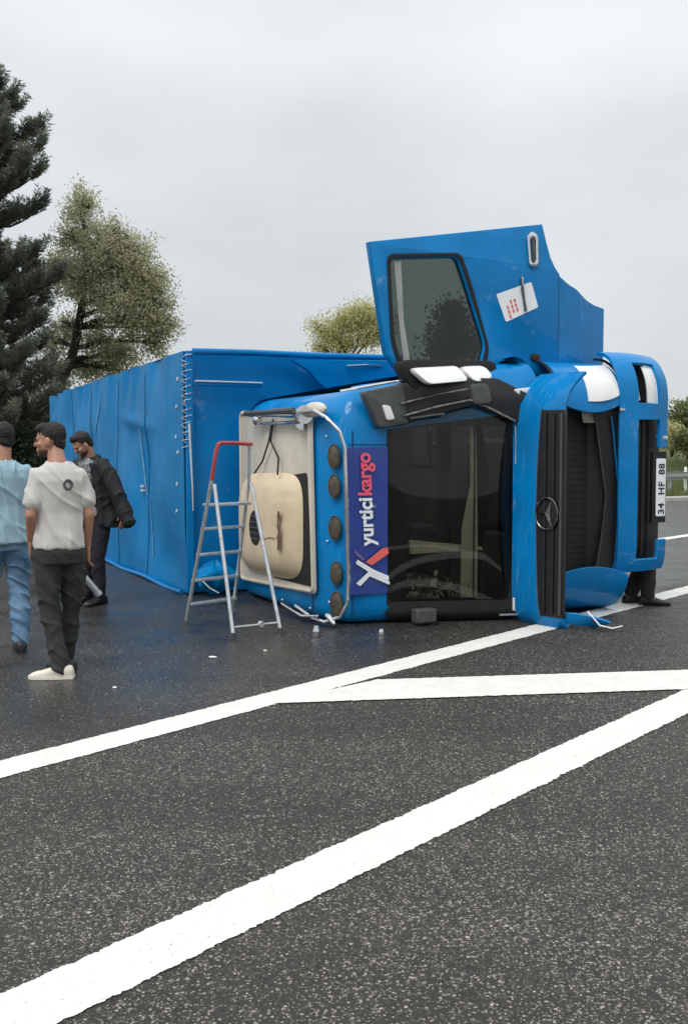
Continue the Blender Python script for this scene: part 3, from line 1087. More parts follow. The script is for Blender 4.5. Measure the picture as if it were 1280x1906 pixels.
# trim along the upper edge of the cab side
MB().tube([(0.10, 0.42, 2.098), (0.45, 0.33, 2.165), (0.66, 0.30, 2.205)], 0.012, 8).build('gutter_trim', 'chrome', truck)
finish('mirror_housing', plate_mesh(rounded([(0.60, 2.36), (1.60, 2.385), (1.56, 2.17), (1.20, 2.12), (0.74, 2.12)], 0.08), [], 0.13, ypl(0.30), 0.02), 'rubber', truck)
finish('mirror_shell', plate_mesh(rounded([(0.69, 2.285), (1.14, 2.32), (1.19, 2.215), (0.79, 2.175)], 0.035), [], 0.07, tilt(0.140, 2.25), 0.02), 'white', truck)
finish('mirror_shell', plate_mesh(rounded([(1.20, 2.315), (1.42, 2.33), (1.46, 2.25), (1.264, 2.205)], 0.045), [], 0.07, tilt(0.140, 2.27), 0.02), 'white', truck)

# --- driver door standing open
win = rounded([(0.575, 3.300), (1.285, 3.372), (1.392, 3.113), (1.60, 2.56), (1.54, 2.34), (0.70, 2.34), (0.615, 2.60)], 0.07)
door_out = [(0.391, 3.418), (2.214, 3.727), (2.262, 3.57), (2.312, 3.428), (2.37, 3.33), (2.42, 3.275), (2.42, 2.34), (1.62, 2.245), (0.72, 2.245), (0.60, 2.40), (0.554, 2.46)]
door = finish('door', plate_mesh(door_out, [win[::-1]], 0.07, ypl(0.44), 0.012), 'blue', truck)
finish('window_pane', plate_mesh(win, [], 0.005, ypl(0.43)), 'tint', door, smooth=0)
wf_out = [(0.578 + (x - 0.578) * 1.0 + (-0.028 if x < 1.0 else 0.028), z + (0.026 if z > 2.9 else -0.026)) for x, z in win]
finish('window_seal', plate_mesh(wf_out, [win[::-1]], 0.02, ypl(0.395), 0.003), 'rubber', door)
MB().add([(0.635, 0.424, 3.27), (0.705, 0.424, 3.285), (0.735, 0.424, 2.75), (0.800, 0.424, 2.40), (0.735, 0.424, 2.38), (0.685, 0.424, 2.75)], [(0, 1, 2, 5), (5, 2, 3, 4)]).build('pane_glint_strip', 'galv', door, smooth=0, solid=0.004)  # pale strip in front of the pane, painting a bright reflection in the glass
low = [(2.42, 3.275), (2.57, 3.20), (2.70, 3.168), (2.77, 3.13), (2.87, 3.075), (3.00, 3.040), (3.19, 3.020), (3.22, 2.40), (2.42, 2.34)]


def bend(a, b, c):
    return Vector((a, 0.44 + c + 0.36 * max(0, a - 2.42) ** 1.15, b))


lowd = MB()
nlo = 12
for i in range(nlo):
    pass


def top_of(x):
    for (a, b), (c, d) in zip(low[:-2], low[1:-1]):
        if a <= x <= c:
            return b + (d - b) * (x - a) / (c - a)
    return low[6][1]


lowd.grid(lambda x, v: tuple(bend(x, 2.34 + (top_of(x) - 2.34) * v, -0.035)), lin(2.421, 3.19, 14), lin(0, 1, 8))
lowd.build('door_step_cover', 'blue', door, solid=0.06)
MB().tube([tuple(bend(2.418, z, -0.042)) for z in lin(2.36, 3.27, 6)], 0.006, 6).build('panel_gap', 'rubber', door)
hp = rounded([(2.035, 3.60), (2.085, 3.655), (2.150, 3.62), (2.160, 3.36), (2.115, 3.315), (2.065, 3.34)], 0.03)
hpi = [(2.100 + (x - 2.100) * 0.66, 3.48 + (z - 3.48) * 0.80) for x, z in hp]
hd = finish('door_handle', plate_mesh(hp, [hpi[::-1]], 0.025, ypl(0.385), 0.006), 'chrome', door)
finish('handle_recess', plate_mesh(hpi, [], 0.006, ypl(0.397)), 'rubber', hd)
MB().chain([(2.095, 0.372, 3.60), (2.105, 0.366, 3.48), (2.11, 0.372, 3.37)], [0.014, 0.016, 0.014], 8).build('handle_grip', 'greyplastic', hd)
sq = [(1.704, 3.042), (2.097, 3.183), (2.181, 2.948), (1.814, 2.787)]
stk = finish('door_sticker', plate_mesh(rounded(sq, 0.02), [], 0.003, ypl(0.3905)), 'printwhite', door, smooth=0)
sa = math.atan2(3.183 - 3.042, 2.097 - 1.704)
sax, saz = Vector((math.cos(sa), math.sin(sa))), Vector((-math.sin(sa), math.cos(sa)))
for u in (0.065, 0.115, 0.160):
    for v in (0.075, 0.120, 0.165):
        q0 = Vector((1.814, 2.787)) + sax * u + saz * (v - (0.04 if u < 0.1 else 0.0))
        w_, h_ = sax * 0.011, saz * 0.017
        cs_ = [q0 - w_ - h_, q0 + w_ - h_, q0 + w_ + h_, q0 - w_ + h_]
        finish('print_mark', plate_mesh([(c.x, c.y) for c in cs_], [], 0.001, ypl(0.3878)), 'printcoral', stk, smooth=0)
# torn strip hanging across the sticker
MB().tube([(1.985, 0.380, 3.215), (1.99, 0.378, 3.10), (2.01, 0.378, 3.0), (2.03, 0.380, 2.90)], [0.012, 0.016, 0.012, 0.016], 6).build('torn_strip', 'greyplastic', door)
MB().tube([(1.985, 0.376, 3.22), (1.99, 0.374, 3.11)], 0.010, 6).build('torn_strip', 'rope', door)
finish('keyhole_cover', plate_mesh(rounded([(2.10, 2.50), (2.20, 2.50), (2.20, 2.43), (2.10, 2.43)], 0.03), [], 0.02, ypl(0.395), 0.004), 'black', door)
MB().tube([(1.47, 0.398, 3.41), (1.50, 0.398, 3.28), (1.54, 0.398, 3.12)], 0.006, 6).build('door_crease', 'blue', door)

# --- service flap below the windscreen, swung open towards the road
FT = R(79)
fu = Vector((math.cos(FT), -math.sin(FT), 0))
fn_ = Vector((-math.sin(FT), -math.cos(FT), 0))


def flap_pt(u, z, lift=0.0):
    e = max(0.0, (z - 1.88) / 0.40)
    e2 = max(0.0, (0.14 - z) / 0.14)
    back = 0.20 * e ** 2.2 + 0.05 * e2 ** 2
    bow = 0.030 * math.sin(math.pi * min(1, max(0, u / 0.60)))
    uu = u * (1 - 0.05 * e)
    p = Vector((1.69, -0.02, z)) + fu * uu + fn_ * (bow + lift - back) + Vector((back * 0.6, 0, 0))
    return tuple(p)


fl = MB().grid(lambda u, z: flap_pt(u, z), lin(0.0, 0.58, 11), [0.02, 0.05, 0.09, 0.14, 0.3, 0.6, 0.9, 1.2, 1.5, 1.75, 1.88, 1.98, 2.07, 2.15, 2.21, 2.25], lambda i, j: i >= 6 and 3 <= j <= 9)
flap = fl.build('service_flap', 'blue', truck, solid=-0.03)
fg = MB().grid(lambda v, z: flap_pt((0.30 + 0.05 * (abs(z - 1.0) / 0.95) ** 2) + v * (0.590 - (0.30 + 0.05 * (abs(z - 1.0) / 0.95) ** 2)), z, 0.0345), lin(0, 1, 6), lin(0.10, 1.93, 14))
gp = fg.build('grille_panel', 'black', flap, solid=-0.045)
MB().tube([flap_pt(0.297 + 0.05 * (abs(z - 1.0) / 0.95) ** 2, z, 0.040) for z in lin(0.08, 1.95, 16)], 0.006, 6).build('grille_edge', 'greyplastic', flap)
for uu in (0.40, 0.49, 0.565):
    MB().tube([flap_pt(uu, z, 0.043) for z in lin(0.13, 1.90, 14)], 0.012, 6).build('grille_bar', 'greyplastic' if uu > 0.55 else 'black', flap)
sr = 0.140
rim = [flap_pt(0.43 + 0.120 * math.cos(t), 1.02 + sr * math.sin(t), 0.060) for t in lin(0, 2 * math.pi, 37)[:-1]]
star = MB().tube(rim, 0.009, 8, True).build('emblem', 'dark_chrome', flap)
for t in (math.pi, math.pi / 3, -math.pi / 3):
    d = Vector((math.cos(t), math.sin(t)))
    nrm = Vector((-d.y, d.x))
    tip = Vector((0.43, 1.02)) + Vector((d.x * 0.115, d.y * sr))
    q = []
    for off, rad in ((nrm * 0.030, 0.012), (Vector((0, 0)), 0.16), (-nrm * 0.030, 0.012)):
        pass
    c0 = Vector((0.43, 1.02))
    b1, b2 = c0 + nrm * 0.026 + d * 0.005, c0 - nrm * 0.026 + d * 0.005
    A_, B_, T_, K_ = flap_pt(b1.x, b1.y, 0.050), flap_pt(b2.x, b2.y, 0.050), flap_pt(tip.x, tip.y, 0.060), flap_pt(c0.x, c0.y, 0.078)
    MB().add([A_, B_, T_, K_], [(0, 2, 3), (2, 1, 3), (1, 0, 3), (0, 1, 2)]).build('emblem_point', 'dark_chrome', star, smooth=0)
MB().disc(flap_pt(0.43, 1.02, 0.036), fn_, 0.125, 0.008, 28).build('emblem_backing', 'rubber', star)
# bent lower corner of the flap lying on the road
bc_ = MB().grid(lambda u, v: (1.74 + 0.34 * u + 0.05 * v, -0.52 - 0.30 * u * (0.4 + 0.6 * v) + 0.02 * math.sin(u * 6), 0.012 + 0.13 * v * (1 - 0.5 * u) + 0.03 * math.sin(u * 3)), lin(0, 1, 10), lin(0, 1, 5))
bc_.build('bent_corner', 'blue', flap, solid=0.02)
MB().tube([(1.98, -0.68, 0.16), (2.02, -0.80, 0.05), (2.10, -0.87, 0.03), (2.20, -0.88, 0.045)], 0.012, 6).build('bent_trim', 'chrome', flap)

TRIM = [(2.62, 0.10, 1.92), (2.66, 0.10, 1.83), (2.775, 0.09, 1.17), (2.78, 0.09, 1.12), (2.735, 0.10, 0.68), (2.69, 0.10, 0.43), (2.66, 0.11, 0.34)]
# --- bay behind the flap
MB().box(2.04, 2.80, 0.37, 0.40, 0.05, 2.30).build('radiator_backing', 'radiator', truck)
rad = MB().box(2.08, 2.70, 0.25, 0.365, 0.30, 1.90).build('radiator', 'radiator', truck, bevel=0.01)
for k in range(26):
    z = 0.34 + k * 0.060
    MB().box(2.10, 2.68, 0.240, 0.249, z, z + 0.014).build('fin', 'chassis', rad)
MB().tube(TRIM, 0.008, 6).build('grille_trim', 'greyplastic', truck)
MB().tube([(2.80, 0.05, 1.90), (2.82, 0.05, 1.80), (2.905, 0.04, 1.12), (2.87, 0.05, 0.50), (2.85, 0.06, 0.42)], 0.008, 6).build('grille_edge', 'blue', truck)
MB().add([(2.53, 0.17, 1.96), (2.66, 0.12, 1.96), (2.68, 0.12, 1.84), (2.56, 0.17, 1.84)], [(0, 1, 2, 3)]).build('trim_plate', 'olive', truck, smooth=0, solid=0.01)
MB().add([(2.60, 0.16, 0.26), (2.70, 0.12, 0.28), (2.72, 0.12, 0.44), (2.63, 0.16, 0.42)], [(0, 1, 2, 3)]).build('trim_plate', 'steel', truck, smooth=0, solid=0.01)
MB().add([(2.40, 0.41, 0.30), (2.98, 0.07, 0.42), (2.98, 0.07, 2.0), (2.40, 0.41, 2.25)], [(0, 1, 2, 3)]).build('bay_wall', 'black', truck, smooth=0, solid=0.01)
# dark lower grille between trim and bumper
lg = MB().grid(lambda v, z: ((2.63 + 0.15 * (1 - (abs(z - 1.12) / 0.86) ** 1.4)) * (1 - v) + v * (2.83 + 0.05 * (1 - (abs(z - 1.12) / 0.86) ** 2)), 0.115 - 0.03 * v, z), lin(0, 1, 3), lin(0.28, 1.96, 15))
lg.build('lower_grille', 'black', truck, solid=0.01)
for k in range(2):
    MB().tube([(2.46 + 0.05 * k, 0.30, 1.74 - 1.36 * k), (2.52, 0.28, 1.745 - 1.36 * k)], 0.018, 8).build('latch', 'chrome', truck)
# hoses and the tank in the bay
MB().tube([(2.1, 0.22, 1.85), (2.14, 0.16, 1.5), (2.12, 0.2, 1.1), (2.16, 0.18, 0.6), (2.12, 0.22, 0.3)], 0.028, 8).build('hose', 'black', truck)

# --- corner fairings above and below the bay


def fairing(sign, z0, rz_, x0, x1, name):
    def fn(u, v):
        a = v * math.pi / 2
        x = x0 + (x1 - x0) * u + 0.05 * math.sin(a) * (1 - u)
        y = 0.0 + 0.10 * math.sin(math.pi * u) * -0.35 + 0.48 * (1 - math.cos(a))
        z = z0 + sign * (rz_ * math.sin(a)) - sign * 0.10 * (2 * u - 1) ** 2 * (1 - v)* -1
        return (x, y, z)
    return MB().grid(fn, lin(0, 1, 12), lin(0, 1, 12)).build(name, 'blue', truck, solid=0.03 * (1 if sign > 0 else 1))


fairing(1, 1.93, 0.50, 2.14, 2.90, 'corner_fairing')
fairing(-1, 0.47, 0.44, 2.05, 2.97, 'corner_fairing')
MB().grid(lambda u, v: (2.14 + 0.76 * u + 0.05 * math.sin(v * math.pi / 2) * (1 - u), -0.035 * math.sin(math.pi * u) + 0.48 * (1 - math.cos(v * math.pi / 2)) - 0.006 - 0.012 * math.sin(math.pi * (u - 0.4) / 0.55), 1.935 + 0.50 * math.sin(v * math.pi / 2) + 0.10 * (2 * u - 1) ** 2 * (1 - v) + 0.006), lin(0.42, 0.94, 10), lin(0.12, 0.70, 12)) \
    .build('sky_reflection_patch', 'white', truck, solid=0.01)  # white patch painting the sky's reflection on the curved glossy fairing
MB().tube([(2.12 + 0.05 * math.sin(a), -0.012 + 0.48 * (1 - math.cos(a)), 1.94 + 0.5 * math.sin(a)) for a in lin(0, math.pi / 2, 10)], 0.014, 6).build('fairing_gap', 'rubber', truck)
MB().tube([(2.915, -0.010 + 0.48 * (1 - math.cos(a)), 1.99 + 0.49 * math.sin(a)) for a in lin(0, math.pi / 2, 10)], 0.014, 6).build('fairing_gap', 'rubber', truck)
MB().box(2.84, 2.90, -0.03, 0.0, 1.955, 1.975).build('reflector', 'chrome', truck)

MB().box(2.05, 2.95, 0.44, 1.15, 0.02, 0.75).build('underbody_shield', 'chassis', truck, bevel=0.03)
# --- bumper
BX = [2.86, 2.93, 3.00, 3.055, 3.12, 3.20, 3.27, 3.325, 3.40, 3.46]
BZ = [0.40, 0.46, 0.52, 0.7, 1.0, 1.3, 1.6, 1.80, 1.87, 1.95, 2.03, 2.10, 2.18, 2.26, 2.34, 2.40, 2.45, 2.49, 2.51]


def bump_pt(x, z, lift=0.0):
    e = min(1, max(0.0, (z - 2.02) / 0.49))
    e2 = min(1, max(0.0, (0.62 - z) / 0.24))
    y = 0.0 + 0.34 * (1 - math.sqrt(max(0, 1 - e ** 2.4))) + 0.06 * e2 ** 2
    y += 0.05 * ((x - 3.1) / 0.36) ** 2 + 0.02 * math.sin((x - 2.86) / 0.6 * math.pi) * -1
    zz = z + (0.03 * (x - 3.1) if z < 0.5 else 0) - 0.06 * max(0, x - 3.2) * (z > 2.3)
    return (x, y - lift, zz)


def bskip(i, j):
    x, z = (BX[i] + BX[i + 1]) / 2, (BZ[j] + BZ[j + 1]) / 2
    if 3.055 < x < 3.33 and 0.52 < z < 1.87:
        return True
    if 3.33 < x and 0.80 < z < 1.60:
        return True
    if 3.055 < x < 3.325 and 2.03 < z < 2.40:
        return True
    return False


bumper = MB().grid(lambda x, z: bump_pt(x, z), BX, BZ, bskip).build('bumper', 'blue', truck, solid=-0.035)
MB().grid(lambda x, z: (x, bump_pt(x, z)[1] + 0.075, z), lin(3.00, 3.47, 4), lin(0.46, 1.92, 8)).build('bumper_mesh', 'black', bumper, solid=0.02)
for k in range(3):
    MB().tube([(3.10 + k * 0.085, 0.055, 0.53), (3.10 + k * 0.085, 0.050, 1.2), (3.10 + k * 0.085, 0.055, 1.86)], 0.012, 6).build('bumper_slat', 'black', bumper)
MB().disc((3.10, 0.052, 0.63), (0, -1, 0), 0.02, 0.02, 12).build('tow_eye_cap', 'steel', bumper)
# headlamp set into the upper end of the bumper
hl = MB().grid(lambda x, z: (x, bump_pt(x, z)[1] + 0.11, z), lin(3.03, 3.35, 4), lin(2.0, 2.43, 8)).build('headlamp', 'black', bumper, solid=0.02)
MB().grid(lambda x, z: (x, bump_pt(x, z)[1] + 0.006, z), lin(3.19, 3.322, 4), lin(2.035, 2.395, 10)).build('lamp_lens', 'white', hl, solid=0.012)
MB().ell((3.115, 0.14, 2.27), (0.045, 0.045, 0.055)).build('lamp_bulb', 'white', hl)
MB().tube([(3.13, 0.09, 2.20), (3.15, 0.07, 2.06)], 0.016, 8).build('lamp_bar', 'chrome', hl)
MB().chain([(3.36, 0.02, 1.70), (3.44, 0.01, 1.69)], [0.035, 0.025], 10).build('fog_lamp', 'steel', bumper)
# number plate, read upwards
pl = finish('number_plate', plate_mesh(rounded([(3.338, 0.925), (3.450, 0.925), (3.450, 1.490), (3.338, 1.490)], 0.012), [], 0.008, ypl(0.018), 0.002), 'printwhite', bumper)


for txt, z0 in (('34', 0.945), ('HF', 1.135), ('88', 1.335)):
    pm, pw = text_mesh(txt, 0.105, lambda a, b, c, z0=z0: Vector((3.432 - b, 0.0095 - c, z0 + a)), bold=0.002, depth=0.001, spacing=1.1)
    finish('lettering', pm, 'printblack', pl, smooth=0)
MB().box(3.30, 3.47, 0.030, 0.060, 0.86, 1.56).build('plate_holder', 'black', bumper)
# white label on the strip below the windscreen, wiper, rivets
finish('label_plate', plate_mesh(rounded([(1.655, 0.215), (1.735, 0.215), (1.735, 0.10), (1.655, 0.10)], 0.01), [], 0.02, ypl(-0.015), 0.003), 'white', truck)
finish('label_mark', plate_mesh([(1.675, 0.185), (1.72, 0.185), (1.72, 0.135), (1.695, 0.16)], [], 0.003, ypl(-0.029)), 'printblack', truck, smooth=0)
MB().tube([(1.50, -0.02, 0.07), (1.86, -0.06, 0.06)], 0.010, 6).build('wiper_arm', 'steel', truck)
for z in (0.62, 1.0, 1.62):
    MB().ell((1.70, -0.008, z), (0.014, 0.012, 0.022), nu=8, nv=6).build('rivet', 'steel', truck)
MB().tube([(1.665, -0.010, 1.80), (1.672, -0.012, 1.62), (1.668, -0.012, 1.45)], 0.008, 6).build('edge_trim', 'steel', truck)

# --- side fairing between cab and box
dpts = [(0.66, 2.56), (1.98, 2.60), (1.98, 2.30), (1.05, 2.26), (0.95, 2.34), (0.84, 2.46)]
finish('side_fairing', plate_mesh(dpts, [], 0.05, lambda a, b, c: Vector((a, 2.80 + c + 0.05 * math.sin(a * 2), b)), 0.01), 'blue', truck)
MB().tube([(1.25, 2.74, 2.515), (1.50, 2.73, 2.535), (1.70, 2.74, 2.53)], 0.012, 6).build('handrail', 'chrome', truck)

# --- cargo box under its tarpaulin
BL = 11.2
X0, X1 = -0.55, 2.15


def boxtop(y):
    return 2.63 - 0.016 * (y - 3.0)


def tarp_pt(y, v):
    z = v * boxtop(y)
    bow = 0.045 * abs(math.sin(math.pi * (y - 3.0) / 1.55)) * math.sin(math.pi * min(1, v * 1.02))
    drape = 0.024 * math.sin(y * 8.5 + 1.4 * math.sin(y * 2.3) + z * 0.7) * max(0, (z - 1.5)) ** 0.8 * (1 if y > 3.5 else 0.3)
    drape += 0.012 * math.sin(y * 15 + z * 1.8) * max(0, (z - 1.9)) ** 0.7 * (1 if y > 3.7 else 0.2)
    n = 0.05 * noise.noise(Vector((y * 0.8, z * 1.1, 3))) + 0.014 * noise.noise(Vector((y * 2.8 + z, z * 2.1 - y, 9)))
    fold = 0.03 * math.exp(-((z - 1.85 - 0.10 * (y - 4.4)) / 0.07) ** 2) * math.exp(-((y - 5.0) / 0.7) ** 2)
    dent = 0.10 * math.exp(-((z - 0.25) / 0.35) ** 2 - ((y - 3.5) / 0.6) ** 2)
    e = 1 - math.exp(-(y - 3.0) * 3)
    x = X0 - (bow + drape + n + fold) * (0.15 + 0.85 * e) + dent * 0.6
    return (x, y, z + 0.012)


MB().grid(tarp_pt, lin(3.02, BL, 190), [0, .01, .03] + lin(0.06, 0.97, 46) + [0.985, 1.0]).build('tarpaulin_roof', 'tarp', truck, smooth=60, solid=-0.012)
# upper side curtain, lower side, tail
MB().grid(lambda y, u: (X0 + (X1 - X0) * u, y, boxtop(y) + 0.012 - 0.03 * math.sin(math.pi * u) * abs(math.sin(y * 2.2)) + 0.012 * noise.noise(Vector((y * 2, u * 5, 1)))), lin(3.02, BL, 70), lin(0.004, 1, 18)).build('side_curtain', 'tarp', truck, smooth=60)
MB().box(X0 + 0.02, X1, 3.06, BL, 0.006, 0.04).build('lower_side', 'tarp', truck)
MB().box(X0 + 0.02, X1, BL - 0.06, BL, 0.05, 2.44).build('tail_door', 'blue_dull', truck)
MB().box(X1 - 0.10, X1 + 0.02, 3.06, BL - 0.08, 0.05, 2.44).build('load_floor', 'chassis', truck)
# front wall with its frame


def fw(x, z):
    b = 0.05 * math.sin(math.pi * (x - X0) / (X1 - X0)) * math.sin(math.pi * min(1, z / 2.6))
    b += 0.015 * noise.noise(Vector((x * 1.7, z * 1.7, 5)))
    return (x, 3.02 - b, z)


MB().grid(fw, lin(X0 + 0.01, X1, 20), lin(0.02, 2.62, 22)).build('front_wall', 'blue_dull', truck, solid=-0.03)
MB().box(X0 - 0.005, X0 + 0.075, 2.93, 2.972, 0.02, 2.64).build('corner_post', 'blue_dull', truck, bevel=0.012)
MB().tube([(X0 + 0.06, 2.90, 2.63), (0.2, 2.90, 2.64), (1.0, 2.89, 2.635), (X1, 2.90, 2.65)], 0.035, 10).build('top_rail', 'blue_dull', truck)
MB().box(X0 + 0.08, 0.30, 2.895, 2.925, 2.265, 2.315).build('cross_rail', 'blue_dull', truck, bevel=0.01)
MB().tube([(X0 + 0.08, 2.888, 2.315), (0.30, 2.888, 2.312)], 0.009, 6).build('rail_trim', 'rope', truck)
# crumpled tarpaulin at the lower front corner
cr = MB()


def crumple(a, b):
    t = a * math.pi * 2
    r = 0.19 * (1 + 0.20 * math.sin(3 * t + b * 4) + 0.10 * math.sin(7 * t + b * 9) + 0.25 * noise.noise(Vector((math.cos(t) * 3, math.sin(t) * 3, b * 6))))
    return (X0 + 0.26 + r * 1.15 * math.cos(t) * math.sin(b * math.pi), 2.80 + r * 0.7 * math.sin(t) * math.sin(b * math.pi), 0.02 + 0.36 * (1 - b) + 0.02 * math.sin(5 * t))


cr.grid(crumple, lin(0, 1, 40), lin(0.02, 0.98, 16)).build('crumpled_tarpaulin', 'tarp', truck, smooth=60)
MB().tube([(X0 + 0.05, 2.60, 0.20), (X0 + 0.12, 2.57, 0.12), (X0 + 0.22, 2.56, 0.06)], 0.008, 6).build('loose_cord', 'rope', truck)
# lacing that ties the tarpaulin to the front post
lace = []
nz = 26
for i in range(nz):
    z = 2.60 - i * 0.040 + random.uniform(-0.012, 0.012)
    if i % 2:
        lace.append((X0 - 0.028 + random.uniform(-.008, .008), 3.05, z))
    else:
        lace.append((X0 + 0.045 + random.uniform(-.015, .01), 2.921, z - 0.01))
        lace.append((X0 - 0.015, 2.921, z - 0.02))
MB().tube(lace, 0.0055, 6).build('lacing', 'rope', truck)
MB().tube([(X0 + 0.02, 2.915, 1.86), (X0 + 0.035, 2.912, 1.5), (X0 + 0.05, 2.915, 1.2), (X0 + 0.055, 2.915, 0.92)], [0.014, 0.012, 0.009, 0.005], 8).build('lacing', 'rope', truck)
for i, z in enumerate((2.35, 2.05, 1.72, 1.55, 1.20, 0.9)):
    yy = 3.20 + 0.03 * (i % 3)
    tx = tarp_pt(yy, z / boxtop(yy))
    MB().disc((tx[0] - 0.008, yy, z), (-1, 0, 0.1), 0.022, 0.012, 10).build('eyelet', 'rope', truck)
# pale scuffs and straps on the roof tarpaulin


def strap(y0, z0, y1, z1, w, m='rope'):
    q = MB()
    def fn(t, s):
        y = y0 + (y1 - y0) * t + s * w
        z = z0 + (z1 - z0) * t
        p = tarp_pt(y, z / boxtop(y))
        return (p[0] - 0.020, y, p[2])
    q.grid(fn, lin(0, 1, 16), [-0.5, 0.5]).build('strap', m, truck, smooth=0, solid=-0.004)


MT['strap_blue'] = mat('pale_blue_webbing', (0.10, 0.33, 0.58), 0.6, var=0.3, vscale=9)
strap(4.82, 1.82, 4.60, 1.02, 0.045, 'strap_blue')
strap(7.10, 2.25, 7.35, 1.80, 0.05, 'strap_blue')
strap(4.45, 0.98, 4.30, 0.30, 0.03, 'strap_blue')
for (yy, zz) in ((4.72, 1.13), (4.70, 1.08)):
    p = tarp_pt(yy, zz / boxtop(yy))
    MB().box(p[0] - 0.05, p[0] - 0.02, yy - 0.05, yy + 0.05, zz - 0.012, zz + 0.012).build('strap_buckle', 'rope', truck)
for ys in (4.55, 6.10, 7.65, 9.20):
    strap(ys, 2.50, ys, 0.05, 0.03, 'tarp')
# edge batten of the roof at the ground
MB().tube([(X0 - 0.045, y, 0.025 + 0.01 * math.sin(y * 3)) for y in lin(3.05, BL, 30)], 0.024, 8).build('edge_batten', 'blue_dull', truck)

# --- chassis and wheels behind the cab
for zc in (0.85, 1.65):
    MB().box(2.52, 2.76, 1.05, BL - 0.3, zc - 0.04, zc + 0.04).build('chassis_rail', 'chassis', truck)
MB().tube([(2.9, 7.6, 0.35), (2.9, 7.6, 2.15)], 0.09, 12).build('axle', 'chassis', truck)
MB().tube([(2.9, 1.75, 0.35), (2.9, 1.75, 2.15)], 0.07, 12).build('axle', 'chassis', truck)
MB().box(2.05, 2.75, 0.45, 1.5, 0.8, 1.7).build('engine_block', 'chassis', truck, bevel=0.05)
MB().tube([(2.95, 3.2, 0.5), (2.95, 4.6, 0.5)], 0.30, 20).build('fuel_tank', 'steel', truck)


def wheel(y, z):
    w = MB()
    r = [(0.30, -0.13), (0.44, -0.15), (0.49, -0.12), (0.505, -0.06), (0.505, 0.06), (0.49, 0.12), (0.44, 0.15), (0.30, 0.13)]
    w.loft([[(2.9 + a * math.cos(t), y + a * math.sin(t), z + h_) for t in lin(0, 2 * math.pi, 33)[:-1]] for a, h_ in r], cap=False)
    wo = w.build('wheel', 'rubber', truck)
    MB().disc((2.9, y, z - 0.10), (0, 0, 1), 0.30, 0.2, 24, 0.8).build('rim', 'greyplastic', wo)


for y, z in ((1.75, 0.28), (1.75, 2.08), (7.6, 0.18), (7.6, 0.50), (7.6, 2.02), (7.6, 2.34)):
    wheel(y, z)
MB().tube([(2.9 + 0.56 * math.cos(a), 1.75 + 0.56 * math.sin(a), 2.36) for a in lin(-1.3, -0.35, 8)], 0.06, 8).build('mudguard', 'black', truck)

# ------------------------------------------------------------------ step ladder
lad = thing('step_ladder', 'aluminium step ladder with red handrail in front of the cream roof unit', 'ladder', (-1.0, 9.4, 0))
Lo = Vector((-1.0, 9.4, 0))


def lp(*p):
    return tuple(Vector(p) - Lo)


F1, F4 = Vector((-1.425, 9.60, 0.0)), Vector((-1.05, 10.02, 0.0))
P1, P4 = Vector((-1.155, 9.36, 1.30)), Vector((-0.85, 9.62, 1.30))
H1, H4 = Vector((-1.10, 9.31, 1.60)), Vector((-0.84, 9.56, 1.62))
S2, S3 = Vector((-0.925, 8.92, 0.0)), Vector((-0.545, 9.18, 0.0))
Q2, Q3 = P1 + Vector((0.03, -0.03, -0.02)), P4 + Vector((0.02, -0.04, -0.02))


def rail(pts, r, m, name='rail'):
    MB().tube([tuple(p - Lo) for p in pts], r, 8).build(name, m, lad)


rail([F1 + Vector((0, 0, 0.02)), P1.lerp(F1, 0.5), P1], 0.016, 'steel')
rail([F4 + Vector((0, 0, 0.02)), P4], 0.016, 'steel')
rail([S2 + Vector((0, 0, 0.02)), Q2], 0.017, 'steel', 'support_leg')
rail([S3 + Vector((0, 0, 0.02)), Q3], 0.017, 'steel', 'support_leg')
rail([P1, P1.lerp(H1, 0.6)], 0.016, 'steel')
rail([P4, H4], 0.015, 'steel')
rail([P1.lerp(H1, 0.05), P1.lerp(H1, 0.85), H1 + Vector((0.012, 0.012, 0.028)), H1.lerp(H4, 0.10) + Vector((0, 0, 0.035)), H1.lerp(H4, 0.5) + Vector((0, 0, 0.03)), H4 + Vector((0.02, 0.02, 0.01))], 0.0175, 'red', 'handrail')
for p in (F1, F4, S2, S3):
    MB().tube([lp(p.x, p.y, 0.0), lp(p.x, p.y, 0.05)], [0.021, 0.019], 8).build('foot', 'greyplastic', lad)
for t in (0.155, 0.32, 0.50, 0.68, 0.85):
    a, b = P1.lerp(F1, t), P4.lerp(F4, t)
    q = MB()
    d = (b - a).normalized()
    nrm = Vector((-d.y, d.x, 0))
    w = 0.075 if t < 0.2 else 0.035
    vs = []
    for e_ in (a, b):
        for sw_ in (-w, w):
            for zz in (-0.011, 0.011):
                vs.append(tuple(e_ + nrm * sw_ + Vector((0, 0, zz)) - Lo))
    q.add(vs, [(0, 1, 3, 2), (4, 6, 7, 5), (0, 4, 5, 1), (2, 3, 7, 6), (0, 2, 6, 4), (1, 5, 7, 3)])
    q.build('step', 'steel', lad, bevel=0.003)
a, b = Q2.lerp(S2, 0.93), Q3.lerp(S3, 0.93)
rail([a, b], 0.010, 'steel', 'cross_brace')
c_ = a.lerp(b, 0.62)
wn_ = Vector((0.55, -0.83, 0))
whl = MB().disc(tuple(c_ - Lo - wn_ * 0.012), wn_, 0.030, 0.024, 16, 0.85).build('brace_wheel', 'steel', lad)


